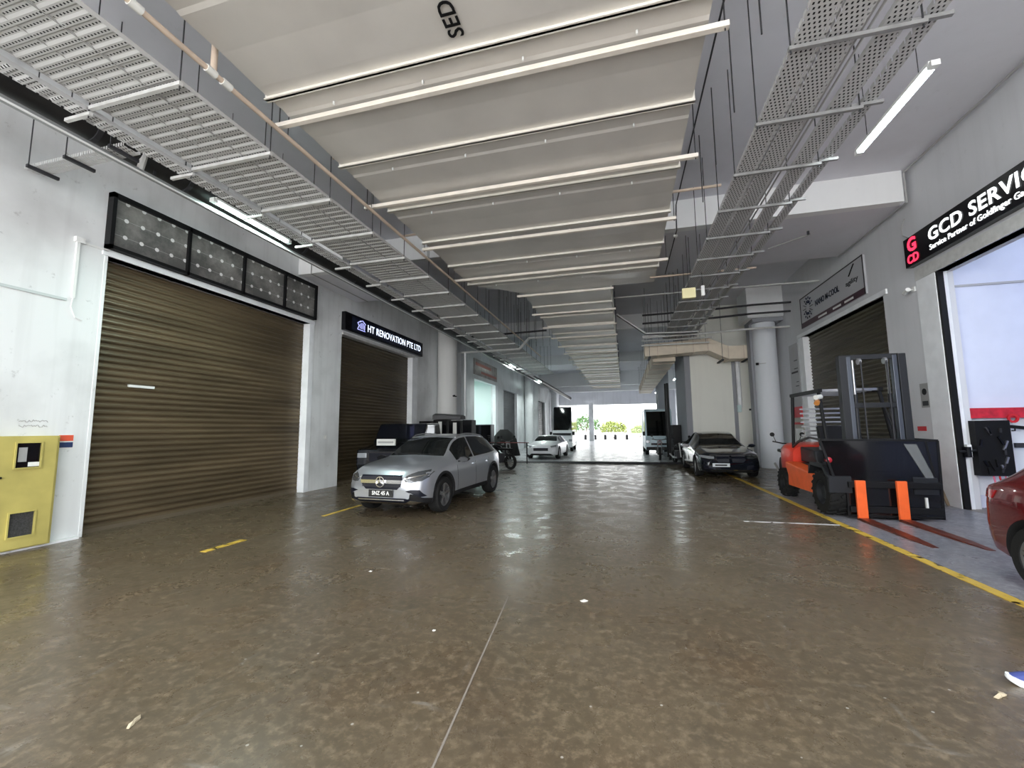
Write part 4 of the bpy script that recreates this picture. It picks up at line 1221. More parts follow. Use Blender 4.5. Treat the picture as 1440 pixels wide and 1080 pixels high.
# ---- silver SUV
SILVER = mat('silver metallic paint', (.47, .49, .53), .3, .7, coat=.8)
P_SUV = dict(ends=(-2.19, 2.21),
    top=[(2.21, .74), (2.15, .86), (2.0, .935), (1.7, .985), (1.3, 1.03), (1.0, 1.07), (.72, 1.24), (.42, 1.41), (.15, 1.495), (-.3, 1.53), (-.9, 1.52), (-1.4, 1.47), (-1.72, 1.38), (-1.98, 1.15), (-2.1, 1.02), (-2.19, .80)],
    belt=[(2.21, .60), (2.0, .80), (1.6, .87), (1.0, .945), (0, .965), (-1.0, 1.0), (-1.6, 1.04), (-2.0, 1.02), (-2.19, .8)],
    bot=[(2.21, .34), (2.1, .24), (1.8, .20), (0, .22), (-1.7, .22), (-2.05, .28), (-2.19, .40)],
    width=[(2.21, .58), (2.17, .70), (2.08, .80), (1.9, .875), (1.5, .915), (.6, .90), (-.6, .91), (-1.4, .925), (-1.9, .87), (-2.1, .78), (-2.19, .64)],
    wtop=[(2.2, .6), (1.0, .68), (.4, .60), (-.3, .61), (-1.3, .58), (-2.0, .58)],
    windscreen=(1.0, .30), rearglass=(-1.72, -2.02), sidewin=[(.74, -.20), (-.22, -1.0), (-1.03, -1.66)])
suv, bvh, body = make_car('suv', 'silver SUV parked in front of the second left shutter', (-4.32, 9.50, 0), R(-93.6), P_SUV, SILVER, ((1.365, -1.365), .345, .905, .23, 0), STEEL, 5)
# face: grille, bars, lamps, intakes, plate
GR = mat('dark grille', (.006, .007, .014), .4, spec=.3)
patch(bvh, 'grille', [(-.44, .79), (.44, .79), (.455, .72), (.42, .60), (.34, .525), (-.34, .525), (-.42, .60), (-.455, .72)], 'x', 1, GR, suv, .012, .03, .04)
for z in (.745, .715, .605, .58):
    patch(bvh, 'grille_bar', [(-.42, z + .006), (.42, z + .006), (.42, z - .006), (-.42, z - .006)], 'x', 1, ROD, suv, .018, .01, .05)
patch(bvh, 'chrome_bar', [(-.45, .70), (.45, .70), (.44, .635), (-.44, .635)], 'x', 1, CHROME, suv, .03, .01, .05)
b = MB(); b.lathe([(.085, 0), (.1, 0), (.1, .03), (.085, .03), (.085, 0)], (2.235, 0, .665), axis='x', n=28)
for k in range(3):
    a = math.pi / 2 + 2 * math.pi * k / 3
    b.bar((2.26, 0, .665), (2.26, math.cos(a) * .09, .665 + math.sin(a) * .09), .016, .02, up=(1, 0, 0))
b.build('round_star_emblem', CHROME, suv, smooth=True)
for s_ in (1, -1):
    hl = patch(bvh, 'headlight', [(s_ * .48, .73), (s_ * .56, .80), (s_ * .68, .85), (s_ * .80, .87), (s_ * .855, .83), (s_ * .845, .74), (s_ * .78, .68), (s_ * .62, .66), (s_ * .52, .67)], 'x', 1, LAMPD, suv, .012, .03, .04)
    b = MB()
    for k in range(3):
        y = s_ * (.58 + k * .09); z = .745 + k * .018
        hit = bvh.ray_cast(Vector((6, y, z)), Vector((-1, 0, 0)))[0]
        if hit: b.lathe([(0, .0), (.03, .0), (.034, .012), (.0, .016)], (hit.x + .012, y, z), axis='x', n=16)
    b2 = MB()
    patch(bvh, 'light_strip', [(s_ * .50, .735), (s_ * .82, .80), (s_ * .82, .785), (s_ * .50, .72)], 'x', 1, CHROME, hl, .02, .01, .04)
    patch(bvh, 'air_intake', [(s_ * .52, .50), (s_ * .62, .53), (s_ * .76, .52), (s_ * .84, .40), (s_ * .76, .39), (s_ * .64, .46)], 'x', 1, GR, suv, .010, .03, .04)
    mirror(suv, .72, s_ * .93, 1.0, s_, BLACKG)
    # roof rail
    b = MB(); pts = []
    for x in np.linspace(.2, -1.45, 12):
        hit = bvh.ray_cast(Vector((x, s_ * .56, 4)), Vector((0, 0, -1)))[0]
        pts.append((x, s_ * .56, hit.z + .03 - (.025 if x in (.2, -1.45) else 0)))
    b.tube(pts, .014, 8); b.build('roof_rail', STEEL, suv, smooth=True)
    # door seams and handles
    for x in (.75, -.22, -1.05):
        patch(bvh, 'door_gap', [(x, .36), (x + .008, .36), (x + .008, .94), (x, .94)], 'y', s_, SEAM, suv, .002, .004, .06)
    for x in (-.05, -.88):
        patch(bvh, 'door_handle', [(x, .84), (x - .18, .845), (x - .18, .865), (x, .86)], 'y', s_, SILVER, suv, .03, .01, .05)
    for x in (1.365, -1.365):
        arc = [(x + math.cos(a) * .405, .355 + math.sin(a) * .405) for a in np.linspace(R(-12), R(192), 20)] + [(x + math.cos(a) * .455, .355 + math.sin(a) * .455) for a in np.linspace(R(192), R(-12), 20)]
        patch(bvh, 'arch_trim', arc, 'y', s_, CLAD, suv, .012, .02, .05)
    patch(bvh, 'tail_light', [(s_ * .45, .93), (s_ * .8, .96), (s_ * .8, .86), (s_ * .45, .85)], 'x', -1, LAMPR, suv, .012, .02, .05)
patch(bvh, 'lower_intake', [(-.52, .37), (.52, .37), (.64, .34), (.68, .29), (.5, .265), (-.5, .265), (-.68, .29), (-.64, .34)], 'x', 1, GR, suv, .012, .02, .05)
patch(bvh, 'skid_plate', [(-.5, .285), (.5, .285), (.62, .335), (.80, .29), (.66, .25), (.5, .24), (-.5, .24), (-.66, .25), (-.80, .29), (-.62, .335)], 'x', 1, CHROME, suv, .03, .02, .05)
patch(bvh, 'bumper_strip', [(-.5, .345), (.5, .345), (.5, .33), (-.5, .33)], 'x', 1, CHROME, suv, .02, .01, .05)
pl = MB().box(2.22, 2.235, -.265, .265, .385, .515).build('number_plate', PLATE, suv)
put_text('plate_lettering', 'SNZ 45 A', .10, TILEB, (2.236, -.19, .42), (0, 1, 0), (0, 0, 1), pl, bold=.0025, fit=.38, extrude=.001)
b = MB(); b.tube([(1.02, .45, 1.10), (.95, -.2, 1.13)], .008, 6); b.build('wiper', BLACK, suv)
b = MB(); b.tube([(1.0, .1, 1.10), (.93, -.5, 1.12)], .008, 6); b.build('wiper', BLACK, suv)

# ---- black saloon facing the camera on the right
BLKP = mat('black car paint', (.008, .010, .016), .12, .2, coat=1.0)
P_SAL = dict(ends=(-2.4, 2.4),
    top=[(2.4, .60), (2.33, .74), (2.1, .83), (1.7, .90), (1.2, .96), (.95, 1.0), (.55, 1.22), (.1, 1.42), (-.3, 1.475), (-.8, 1.46), (-1.2, 1.38), (-1.7, 1.14), (-1.85, 1.08), (-2.25, 1.06), (-2.36, .98), (-2.4, .8)],
    belt=[(2.4, .52), (2.1, .74), (1.5, .84), (.9, .90), (0, .93), (-1.2, .97), (-1.8, 1.0), (-2.3, .96), (-2.4, .8)],
    bot=[(2.4, .32), (2.3, .20), (1.9, .17), (0, .18), (-2.0, .2), (-2.3, .27), (-2.4, .4)],
    width=[(2.4, .62), (2.36, .74), (2.25, .85), (2.0, .91), (1.4, .945), (0, .935), (-1.4, .945), (-2.1, .88), (-2.3, .8), (-2.4, .66)],
    wtop=[(2.4, .6), (1.0, .70), (.3, .60), (-.3, .60), (-1.3, .58), (-2.0, .62)],
    windscreen=(.98, .12), rearglass=(-.98, -1.68), sidewin=[(.5, -.2), (-.26, -1.0), (-1.06, -1.35)], clad=BLKP)
sal, bvh, body = make_car('saloon_car', 'black saloon facing the camera in front of the cream block', (3.22, 17.25, 0), R(-90), P_SAL, BLKP, ((1.5, -1.45), .33, .93, .23, 0), STEEL, 5)
for s_ in (1, -1):
    kg = patch(bvh, 'kidney_grille', [(s_ * .04, .70), (s_ * .40, .70), (s_ * .42, .60), (s_ * .36, .52), (s_ * .05, .52)], 'x', 1, GR, sal, .012, .02, .04)
    patch(bvh, 'grille_frame', [(s_ * .03, .705), (s_ * .42, .705), (s_ * .42, .725), (s_ * .03, .725)], 'x', 1, CHROME, kg, .02, .01, .05)
    patch(bvh, 'headlight', [(s_ * .47, .70), (s_ * .84, .735), (s_ * .86, .67), (s_ * .62, .625), (s_ * .48, .63)], 'x', 1, LAMP if s_ < 0 else LAMPD, sal, .012, .02, .04)
    patch(bvh, 'lower_intake', [(s_ * .45, .40), (s_ * .8, .42), (s_ * .76, .30), (s_ * .45, .28)], 'x', 1, GR, sal, .010, .02, .04)
    mirror(sal, .62, s_ * .97, .98, s_, BLKP)
patch(bvh, 'bonnet_edge', [(-.6, .745), (.6, .745), (.6, .735), (-.6, .735)], 'x', 1, CHROME, sal, .012, .01, .05)
patch(bvh, 'bumper_strip', [(-.6, .285), (.6, .285), (.6, .27), (-.6, .27)], 'x', 1, CHROME, sal, .012, .01, .05)
pl = MB().box(2.41, 2.425, -.54, -.04, .38, .49).build('number_plate', mat('pale plate', (.6, .62, .65), .3), sal)
MB().box(2.426, 2.428, -.47, -.12, .41, .46).build('plate_lettering', PLATE, pl)

# ---- red hatchback at the right edge, seen from behind its left rear corner
REDC = mat('deep red metallic paint', (.13, .004, .006), .22, .3, coat=1.0)
P_RED = dict(ends=(-2.0, 2.05),
    top=[(2.05, .60), (1.95, .78), (1.6, .92), (1.15, 1.0), (.85, 1.08), (.45, 1.32), (.1, 1.47), (-.4, 1.52), (-1.0, 1.50), (-1.32, 1.43), (-1.62, 1.18), (-1.82, 1.05), (-1.95, .99), (-2.0, .82)],
    belt=[(2.05, .52), (1.7, .80), (.9, .92), (0, .97), (-1.0, 1.01), (-1.6, 1.02), (-1.9, .95), (-2.0, .8)],
    bot=[(2.05, .32), (1.9, .2), (1.5, .18), (-1.5, .2), (-1.85, .27), (-2.0, .42)],
    width=[(2.05, .6), (1.95, .78), (1.6, .87), (0, .885), (-1.4, .89), (-1.8, .85), (-1.94, .77), (-2.0, .66)],
    wtop=[(2, .6), (1, .68), (.2, .58), (-1, .57), (-1.8, .6)],
    windscreen=(.85, .12), rearglass=(-1.36, -1.70), sidewin=[(.5, -.1), (-.16, -.9)], clad=REDC)
red, bvh, body = make_car('hatchback', 'dark red hatchback cut off by the right edge of the view', (4.64, 4.10, 0), R(-90), P_RED, REDC, ((1.25, -1.22), .32, .88, .21, 0), STEEL, 5)
for s_ in (1, -1):
    tl = patch(bvh, 'tail_light', [(s_ * .48, .94), (s_ * .80, .97), (s_ * .84, .88), (s_ * .72, .82), (s_ * .5, .84)], 'x', -1, LAMPR, red, .012, .02, .04)
    patch(bvh, 'tail_light_side', [(-1.93, .93), (-1.66, .93), (-1.72, .84), (-1.93, .84)], 'y', s_, LAMPR, red, .010, .02, .04)
    patch(bvh, 'reflector', [(s_ * .55, .50), (s_ * .78, .50), (s_ * .78, .46), (s_ * .55, .46)], 'x', -1, LAMP, red, .010, .01, .04)
    patch(bvh, 'door_handle', [(-.75, .86), (-.93, .865), (-.93, .885), (-.75, .88)], 'y', s_, REDC, red, .03, .01, .05)
    for x in (-.95, -.1):
        patch(bvh, 'door_gap', [(x, .30), (x + .008, .30), (x + .008, .96), (x, .96)], 'y', s_, SEAM, red, .002, .004, .06)
patch(bvh, 'rear_plate', [(-.26, .72), (.26, .72), (.26, .61), (-.26, .61)], 'x', -1, PLATE, red, .012, .01, .05)
patch(bvh, 'boot_gap', [(-.7, .80), (.7, .80), (.7, .79), (-.7, .79)], 'x', -1, SEAM, red, .004, .004, .05)

# ---- forklift
FK = thing('forklift', 'red-orange forklift with raised mast parked in front of the right shutter', 'forklift', (4.4, 10.4, 0))
DKP = mat('dark grey machine paint', (.016, .017, .020), .45, spec=.3)
SEATM = mat('grey seat vinyl', (.28, .29, .31), .5)
def big_wheel(x, y, r, wd, side):
    b = MB(); h = wd / 2
    b.lathe([(r * .55, -h), (r * .9, -h), (r * .97, -h * .85), (r * .97, h * .85), (r * .9, h), (r * .55, h), (r * .55, -h)], (0, 0, 0), axis='x', n=36)
    for k in range(18):
        a = 2 * math.pi * k / 18
        for s2 in (-1, 1):
            c_, s_ = math.cos(a + s2 * .09), math.sin(a + s2 * .09)
            b.bar((s2 * h * .08, c_ * r * .98, s_ * r * .98), (s2 * h * .98, math.cos(a - s2 * .05) * r * .96, math.sin(a - s2 * .05) * r * .96), .05, .045, up=(0, c_, s_))
    w_ = b.build('wheel', RUBBER, FK); w_.location = (x, y, r)
    b = MB(); b.lathe([(0, side * h * .55), (r * .3, side * h * .6), (r * .35, side * h * .35), (r * .56, side * h * .9), (r * .56, 0)], (0, 0, 0), axis='x', n=28)
    b.build('wheel_hub', DKP, w_, smooth=True)
    return w_
big_wheel(-.72, -1.05, .40, .30, -1); big_wheel(.52, -1.05, .40, .30, 1)
big_wheel(-.68, 1.18, .32, .25, -1); big_wheel(.68, 1.18, .32, .25, 1)
# chassis side, orange lower body
b = MB(); b.prism([(-.55, .30), (.80, .30), (.78, .52), (.9, .72), (.9, .82), (-.35, .70), (-.6, .62)], 'x', -.80, -.50); b.build('side_panel', ORANGE, FK, bevel=.02)
b = MB(); b.prism([(-.55, .30), (.80, .30), (.78, .52), (.9, .72), (.9, .82), (-.35, .70), (-.6, .62)], 'x', .50, .80); b.build('side_panel', ORANGE, FK, bevel=.02)
b = MB(); b.box(-.5, .5, -1.2, 1.2, .22, .80); b.build('chassis', DKP, FK, bevel=.02)
# counterweight, rounded
b = MB(); secs = []
for y, sx, z0, z1 in ((.95, .62, .50, 1.18), (1.15, .68, .48, 1.24), (1.45, .70, .40, 1.26), (1.75, .62, .36, 1.2), (1.92, .48, .40, 1.08)):
    n_ = 20; sec = []
    for k in range(n_):
        a = 2 * math.pi * k / n_
        ca, sa = math.cos(a), math.sin(a)
        sec.append((math.copysign(abs(ca) ** .45, ca) * sx, y, (z0 + z1) / 2 + math.copysign(abs(sa) ** .45, sa) * (z1 - z0) / 2))
    secs.append(sec)
b.loft(secs); b.build('counterweight', REDP, FK, smooth=True)
b = MB(); b.prism([(.1, .82), (.95, .82), (.95, 1.16), (.2, 1.1)], 'x', -.46, .46); b.build('engine_cover', DKP, FK, bevel=.03)
st = MB().prism([(-.1, 1.08), (.45, 1.08), (.47, 1.2), (-.12, 1.18)], 'x', -.27, .27).build('seat', SEATM, FK, bevel=.03)
MB().prism([(.38, 1.18), (.52, 1.18), (.62, 1.62), (.52, 1.64)], 'x', -.24, .24).build('backrest', BLACK, st, bevel=.03)
b = MB(); b.prism([(-1.45, .45), (-1.42, .70), (-1.25, .86), (-.75, .88), (-.62, .70), (-.66, .86), (-.74, .93), (-1.27, .92), (-1.5, .72), (-1.5, .45)], 'x', -.90, -.55); b.build('mudguard', DKP, FK)
b = MB(); b.prism([(-1.45, .45), (-1.42, .70), (-1.25, .86), (-.75, .88), (-.62, .70), (-.66, .86), (-.74, .93), (-1.27, .92), (-1.5, .72), (-1.5, .45)], 'x', .36, .70); b.build('mudguard', DKP, FK)
b = MB(); b.box(-.5, .5, -1.0, -.62, .8, 1.25); b.build('dashboard', DKP, FK, bevel=.03)
b = MB(); b.tube([(0, -.62, 1.1), (0, -.42, 1.3)], .02, 8); b.tube([(math.cos(a) * .17, -.42 - math.sin(a) * .06, 1.3 + math.sin(a) * .15) for a in np.linspace(0, 2 * math.pi, 20)], .014, 6, cap=False); b.build('steering_wheel', BLACK, FK, smooth=True)
# overhead guard
GZ = 2.34
for s_ in (-1, 1):
    b = MB(); b.tube([(s_ * .56, -.78, .9), (s_ * .52, -.42, GZ), (s_ * .52, -.38, GZ)], .035, 8); b.build('guard_post', BLACK, FK, smooth=True)
    b = MB(); b.tube([(s_ * .54, 1.1, 1.1), (s_ * .52, .98, GZ)], .035, 8); b.build('guard_post', BLACK, FK, smooth=True)
    b = MB(); b.box(s_ * .52 - .035, s_ * .52 + .035, -.5, 1.05, GZ - .03, GZ + .04); b.build('guard_rail', BLACK, FK)
for k in range(8):
    y = -.44 + k * .205
    b = MB(); b.box(-.5, .5, y - .02, y + .02, GZ - .02, GZ + .03); b.build('guard_bar', STEEL if k % 1 == 0 else BLACK, FK)
b = MB(); b.tube([(-.5, -.45, 2.22), (-.62, -.52, 2.2)], .05, 10); b.build('work_lamp', TILEB, FK, smooth=True)
b = MB(); b.tube([(-.58, -.48, 2.12), (-.62, -.55, 2.08)], .05, 10); b.build('indicator_lamp', mat('amber lamp', (.5, .2, .05), .3), FK, smooth=True)
# radiator vents behind the seat
for k in range(7):
    z = 1.42 + k * .10
    b = MB(); b.bar((-.42, .9, z), (.42, .9, z + .0), .04, .035); b.build('gas_rack_bar', STEEL, FK)
# mast: two outer channels, inner channels, cross members, cylinders, chains
mx0 = .0
for s_ in (-1, 1):
    x = s_ * .46 + .03
    b = MB(); b.box(x - .06, x + .06, -1.30, -1.16, .12, 2.92); b.build('mast_channel', DKP, FK, bevel=.006)
    b = MB(); b.box(x - s_ * .10 - .035, x - s_ * .10 + .035, -1.28, -1.18, .14, 2.90); b.build('inner_channel', mat('greased mast steel', (.09, .10, .12), .35, .6), FK, bevel=.006)
    b = MB(); b.tube([(x - s_ * .19, -1.2, .2), (x - s_ * .19, -1.2, 2.2)], .035, 12); b.build('lift_cylinder', DKP, FK, smooth=True)
    b = MB(); b.tube([(x - s_ * .19, -1.2, 2.2), (x - s_ * .19, -1.2, 2.86)], .022, 12); b.build('cylinder_rod', STEEL, FK, smooth=True)
    b = MB(); b.lathe([(.05, -.02), (.06, -.02), (.06, .02), (.05, .02)], (x - s_ * .26, -1.28, 2.80), axis='x', n=16); b.build('chain_pulley', STEEL, FK, smooth=True)
    b = MB(); b.box(x - s_ * .26 - .008, x - s_ * .26 + .008, -1.35, -1.33, .6, 2.8); b.build('lift_chain', ROD, FK)
for z in (2.84, 1.95, 1.3, .5):
    b = MB(); b.box(-.40, .46, -1.26, -1.19, z, z + .09); b.build('cross_member', DKP, FK, bevel=.004)
for k in range(2):
    b = MB(); b.tube([(.16 + .06 * k, -1.32, 1.9), (.25, -1.34, 1.5), (.2 + .05 * k, -1.3, 1.0), (.2, -1.25, .7)], .014, 6); b.build('hydraulic_hose', BLACK, FK, smooth=True)
# carriage, forks
for z in (.18, .60):
    b = MB(); b.box(-.62, .72, -1.56, -1.50, z - .05, z + .05); b.build('carriage_bar', BLACK, FK, bevel=.006)
FORKM = mat('worn fork blade', (.20, .045, .025), .4, .5, noise=.5, nscale=8)
for x in (-.47, .13):
    f = MB().box(x - .075, x + .075, -1.62, -1.565, .03, .68).build('fork', ORANGE, FK, bevel=.008)
    b = MB(); b.loft([[(x - .075, -1.565, .0), (x + .075, -1.565, .0), (x + .075, -1.565, .05), (x - .075, -1.565, .05)],
                      [(x - .07, -2.9, .0), (x + .07, -2.9, .0), (x + .07, -2.9, .03), (x - .07, -2.9, .03)],
                      [(x - .04, -3.35, .002), (x + .04, -3.35, .002), (x + .04, -3.35, .012), (x - .04, -3.35, .012)]])
    b.build('fork_blade', FORKM, f)
# black clear-panelled load guard
GP = glass_mat('smoked clear panel', (.006, .006, .007), .08, .86)
GP2 = glass_mat('light smoked panel', (.25, .26, .26), .1, .45)
yf = -1.47
ol = [(-.60, .04), (.74, .04), (.77, 1.36), (-.98, 1.38), (-.92, 1.0), (-.86, .75), (-.66, .70)]
MB().prism(ol, 'y', yf - .01, yf).build('smoked_panel', GP, FK)
MB().prism([(.28, 1.30), (.46, 1.30), (.70, .62), (.62, .55)], 'y', yf - .022, yf - .012).build('pale_panel', GP2, FK)
def frame_bar(p, q, w=.035):
    b = MB(); b.bar(p, q, w, w); return b.build('guard_frame_bar', BLACK, FK)
fr = [(-.60, .04), (.74, .04), (.77, 1.36), (-.98, 1.38)]
frame_bar((-.98, yf, 1.38), (.77, yf, 1.36)); frame_bar((.77, yf, 1.36), (.74, yf, .04)); frame_bar((.60, yf, 1.34), (.70, yf, .5), .03)
frame_bar((-.62, yf, .06), (.74, yf, .06)); frame_bar((-.6, yf, .64), (.74, yf, .64), .05); frame_bar((-.98, yf, 1.38), (-.80, yf, .70)); frame_bar((-.62, yf, .72), (-.62, yf, .06))
frame_bar((-.98, yf, 1.38), (-.78, -.5, 1.40)); frame_bar((-.78, -.5, 1.40), (-.70, .3, 1.3)); frame_bar((-.70, .3, 1.3), (-.62, .9, 1.15)); frame_bar((.77, yf, 1.36), (.72, -.5, 1.38))
frame_bar((-.80, yf + .02, .70), (-.78, -.9, .95))
MB().box(-.60, .72, -1.45, -1.40, .10, .58).build('lower_shield', BLACK, FK, bevel=.01)
b = MB(); b.box(.50, .53, yf - .04, yf - .01, .22, .40); b.build('data_tag', TILEB, FK)
b = MB(); b.lathe([(0, 0), (.06, .0), (.05, -.04), (0, -.05)], (-.86, -1.44, 1.02), axis='y', n=16); b.build('red_lamp', LAMPR, FK, smooth=True)

# ---- small vehicles and stored things beyond
def motorcycle(label, loc, rz, tank_m, k=1.0):
    t = thing('motorcycle', label, 'motorcycle', loc, rz, None)
    for x in (.66 * k, -.62 * k):
        b = MB(); b.lathe([(.22 * k, -.05), (.29 * k, -.05), (.31 * k, 0), (.29 * k, .05), (.22 * k, .05), (.22 * k, -.05)], (x, 0, .31 * k), axis='y', n=28); w_ = b.build('wheel', RUBBER, t, smooth=True)
        b = MB(); b.lathe([(0, -.03), (.05, -.03), (.05, .03), (0, .03)], (x, 0, .31 * k), axis='y', n=12)
        for j in range(6):
            a = j * math.pi / 3; b.bar((x, 0, .31 * k), (x + math.cos(a) * .23 * k, 0, .31 * k + math.sin(a) * .23 * k), .02, .02, up=(0, 1, 0))
        b.build('wheel_hub', STEEL, w_)
    b = MB(); b.tube([(.6 * k, -.09, .35 * k), (.42 * k, -.09, .95 * k)], .025, 8); b.build('fork_leg', STEEL, t)
    b = MB(); b.tube([(.6 * k, .09, .35 * k), (.42 * k, .09, .95 * k)], .025, 8); b.build('fork_leg', STEEL, t)
    b = MB(); b.tube([(.38 * k, -.36, 1.05 * k), (.42 * k, -.12, 1.0 * k), (.42 * k, .12, 1.0 * k), (.38 * k, .36, 1.05 * k)], .018, 8); hb = b.build('handlebar', BLACK, t, smooth=True)
    for s_ in (-1, 1):
        b = MB(); b.tube([(.40 * k, s_ * .28, 1.05 * k), (.42 * k, s_ * .34, 1.2 * k)], .008, 6); b.lathe([(0, -.01), (.06, -.01), (.06, .01), (0, .01)], (.42 * k, s_ * .36, 1.22 * k), axis='x', n=14); b.build('mirror', BLACK, hb)
    b = MB(); b.loft([[(x, w_ * math.cos(a), z + h_ * math.sin(a)) for a in [2 * math.pi * j / 12 for j in range(12)]] for x, w_, h_, z in ((.38 * k, .06, .06, .86 * k), (.2 * k, .13, .11, .86 * k), (-.05 * k, .12, .09, .82 * k), (-.12 * k, .05, .04, .80 * k))]); b.build('fuel_tank', tank_m, t, smooth=True)
    b = MB(); b.box(-.7 * k, -.08 * k, -.11, .11, .74 * k, .82 * k); b.build('seat', BLACK, t, bevel=.03)
    b = MB(); b.box(-.2 * k, .28 * k, -.14, .14, .25 * k, .62 * k); b.build('engine', ROD, t, bevel=.04)
    b = MB(); b.tube([(.2 * k, -.16, .3 * k), (-.2 * k, -.17, .28 * k), (-.75 * k, -.18, .42 * k)], .035, 10); b.build('exhaust', STEEL, t, smooth=True)
    b = MB(); b.lathe([(0, .0), (.08, .0), (.07, .06), (0, .08)], (.48 * k, 0, .88 * k), axis='x', n=16); b.build('headlight', LAMP, t, smooth=True)
    b = MB(); b.tube([(0, .16, .3), (-.05, .3, .02)], .012, 6); b.build('side_stand', STEEL, t)
    return t
motorcycle('dark motorcycle standing just behind the silver SUV', (-5.05, 17.2, 0), R(150), BLACKG, 1.05)
motorcycle('motorcycle standing left of the black saloon, nearer one', (2.35, 20.6, .0), R(-80), BLACKG)
motorcycle('motorcycle standing beside the grey block side wall, farther one', (1.75, 23.2, .02), R(-95), REDP)
motorcycle('silver-barred motorcycle standing behind the forklift', (4.55, 14.2, 0), R(-100), STEEL, 1.15)
motorcycle('dark motorcycle beside the white van on the far left', (-6.2, 22.4, .02), R(-60), BLACKG)

def van(name, label, loc, rz, L_, W_, H_, body_m, box=False, dark_front=False):
    t = thing(name, label, 'van', loc, rz)
    hw = W_ / 2
    prof = [(-L_ / 2, .35), (L_ / 2 - .05, .30), (L_ / 2, .45), (L_ / 2, .95), (L_ / 2 - .18, 1.1), (L_ / 2 - .55, H_ - .1), (L_ / 2 - .75, H_), (-L_ / 2 + .05, H_), (-L_ / 2, H_ - .1)]
    MB().prism(prof, 'y', -hw, hw).build('body', body_m, t, bevel=.05)
    MB().prism([(L_ / 2 - .20 + .03, 1.14), (L_ / 2 - .52 + .03, H_ - .16), (L_ / 2 - .56, H_ - .16), (L_ / 2 - .26, 1.12)], 'y', -hw + .1, hw - .1).build('windscreen', TINT, t)
    for s_ in (-1, 1):
        MB().prism([(L_ / 2 - .35, 1.15), (L_ / 2 - .62, H_ - .2), (L_ / 2 - 1.3, H_ - .2), (L_ / 2 - 1.3, 1.15)], 'y', s_ * hw - .01, s_ * hw + .01).build('side_window', TINT, t)
        MB().box(L_ / 2 - .02, L_ / 2 + .015, s_ * (hw - .12) - .12, s_ * (hw - .12) + .12, .72, .88).build('headlight', LAMP, t, bevel=.02)
        for x in (L_ / 2 - .7, -L_ / 2 + .75): wheel(t, x, s_ * (hw - .1), .31, .2, s_, STEEL)
        MB().box(L_ / 2 - .45, L_ / 2 - .35, s_ * (hw + .05) - .08, s_ * (hw + .05) + .1, 1.15, 1.4).build('mirror', BLACK, t, bevel=.02)
    MB().box(L_ / 2 - .0, L_ / 2 + .02, -hw + .3, hw - .3, .6, .72).build('grille', GR, t)
    MB().box(L_ / 2 - .02, L_ / 2 + .04, -hw + .03, hw - .03, .32, .5).build('bumper', CLAD if dark_front else body_m, t, bevel=.02)
    MB().box(L_ / 2 + .04, L_ / 2 + .05, -.25, .25, .37, .47).build('number_plate', PLATE, t)
    return t
WV = mat('white vehicle paint', (.75, .77, .80), .3, coat=.5)
van('white_van', 'low white van deep down the lane on the left, behind the small white car', (-4.35, 32.2, .02), R(-88), 4.0, 1.5, 1.5, WV)
van('box_lorry', 'tall dark lorry far down the left side of the lane', (-5.6, 42.5, .02), R(-90), 5.0, 1.7, 3.7, BLKP)
# white car behind the ramp with dark load
P_W = dict(P_RED); P_W['clad'] = WV; P_W['top'] = [(a, .6 + (z - .6) * .72) for a, z in P_RED['top']]; P_W['belt'] = [(a, min(z, .82)) for a, z in P_RED['belt']]
wc, bvh, body = make_car('white_car', 'small white car on the left just beyond the ramp, under dark goods', (-4.25, 24.6, .02), R(-92), P_W, WV, ((1.25, -1.22), .32, .88, .21, 0), STEEL, 5)
for s_ in (1, -1):
    patch(bvh, 'headlight', [(s_ * .5, .70), (s_ * .8, .76), (s_ * .8, .66), (s_ * .55, .62)], 'x', 1, LAMP, wc, .012, .02, .05)
patch(bvh, 'grille', [(-.4, .6), (.4, .6), (.4, .45), (-.4, .45)], 'x', 1, GR, wc, .012, .02, .05)
# lorry on the right
t = van('delivery_lorry', 'pale blue-white lorry parked down the lane on the right, behind dark posts', (2.0, 29.0, .02), R(-90), 5.0, 1.55, 2.75, mat('pale blue lorry paint', (.55, .68, .76), .35), dark_front=True)
# black pickup behind the SUV with a pale board
t = thing('pickup_truck', 'black pickup behind the silver SUV with a white board across its nose', 'truck', (-7.35, 13.9, 0), R(-84))
prof = [(-2.3, .4), (2.2, .38), (2.3, .6), (2.25, 1.05), (1.2, 1.2), (.7, 1.85), (-.6, 1.88), (-.9, 1.25), (-2.3, 1.2)]
MB().prism(prof, 'y', -.85, .85).build('body', BLKP, t, bevel=.06)
MB().prism([(1.17, 1.24), (.72, 1.82), (.66, 1.8), (1.08, 1.22)], 'y', -.75, .75).build('windscreen', TINT, t)
MB().box(2.24, 2.32, -.4, .4, .7, .95).build('grille', GR, t)
for s_ in (-1, 1):
    MB().prism([(1.0, 1.22), (.68, 1.76), (-.5, 1.78), (-.7, 1.25)], 'y', s_ * .85 - .01, s_ * .85 + .01).build('side_window', TINT, t)
    for x in (1.5, -1.5): wheel(t, x, s_ * .78, .36, .22, s_, STEEL)
    MB().box(2.2, 2.3, s_ * .65 - .15, s_ * .65 + .15, .8, .95).build('headlight', LAMP, t, bevel=.02)
t = thing('white_board', 'white striped board standing up on the black pickup bonnet', 'board', (-7.2, 12.0, 1.16))
MB().box(-.32, .32, -.03, .03, .0, .2).build('board', TILEB, t, bevel=.005)
MB().box(-.27, .27, -.034, -.03, .07, .13).build('stripe', PIPEG, t)
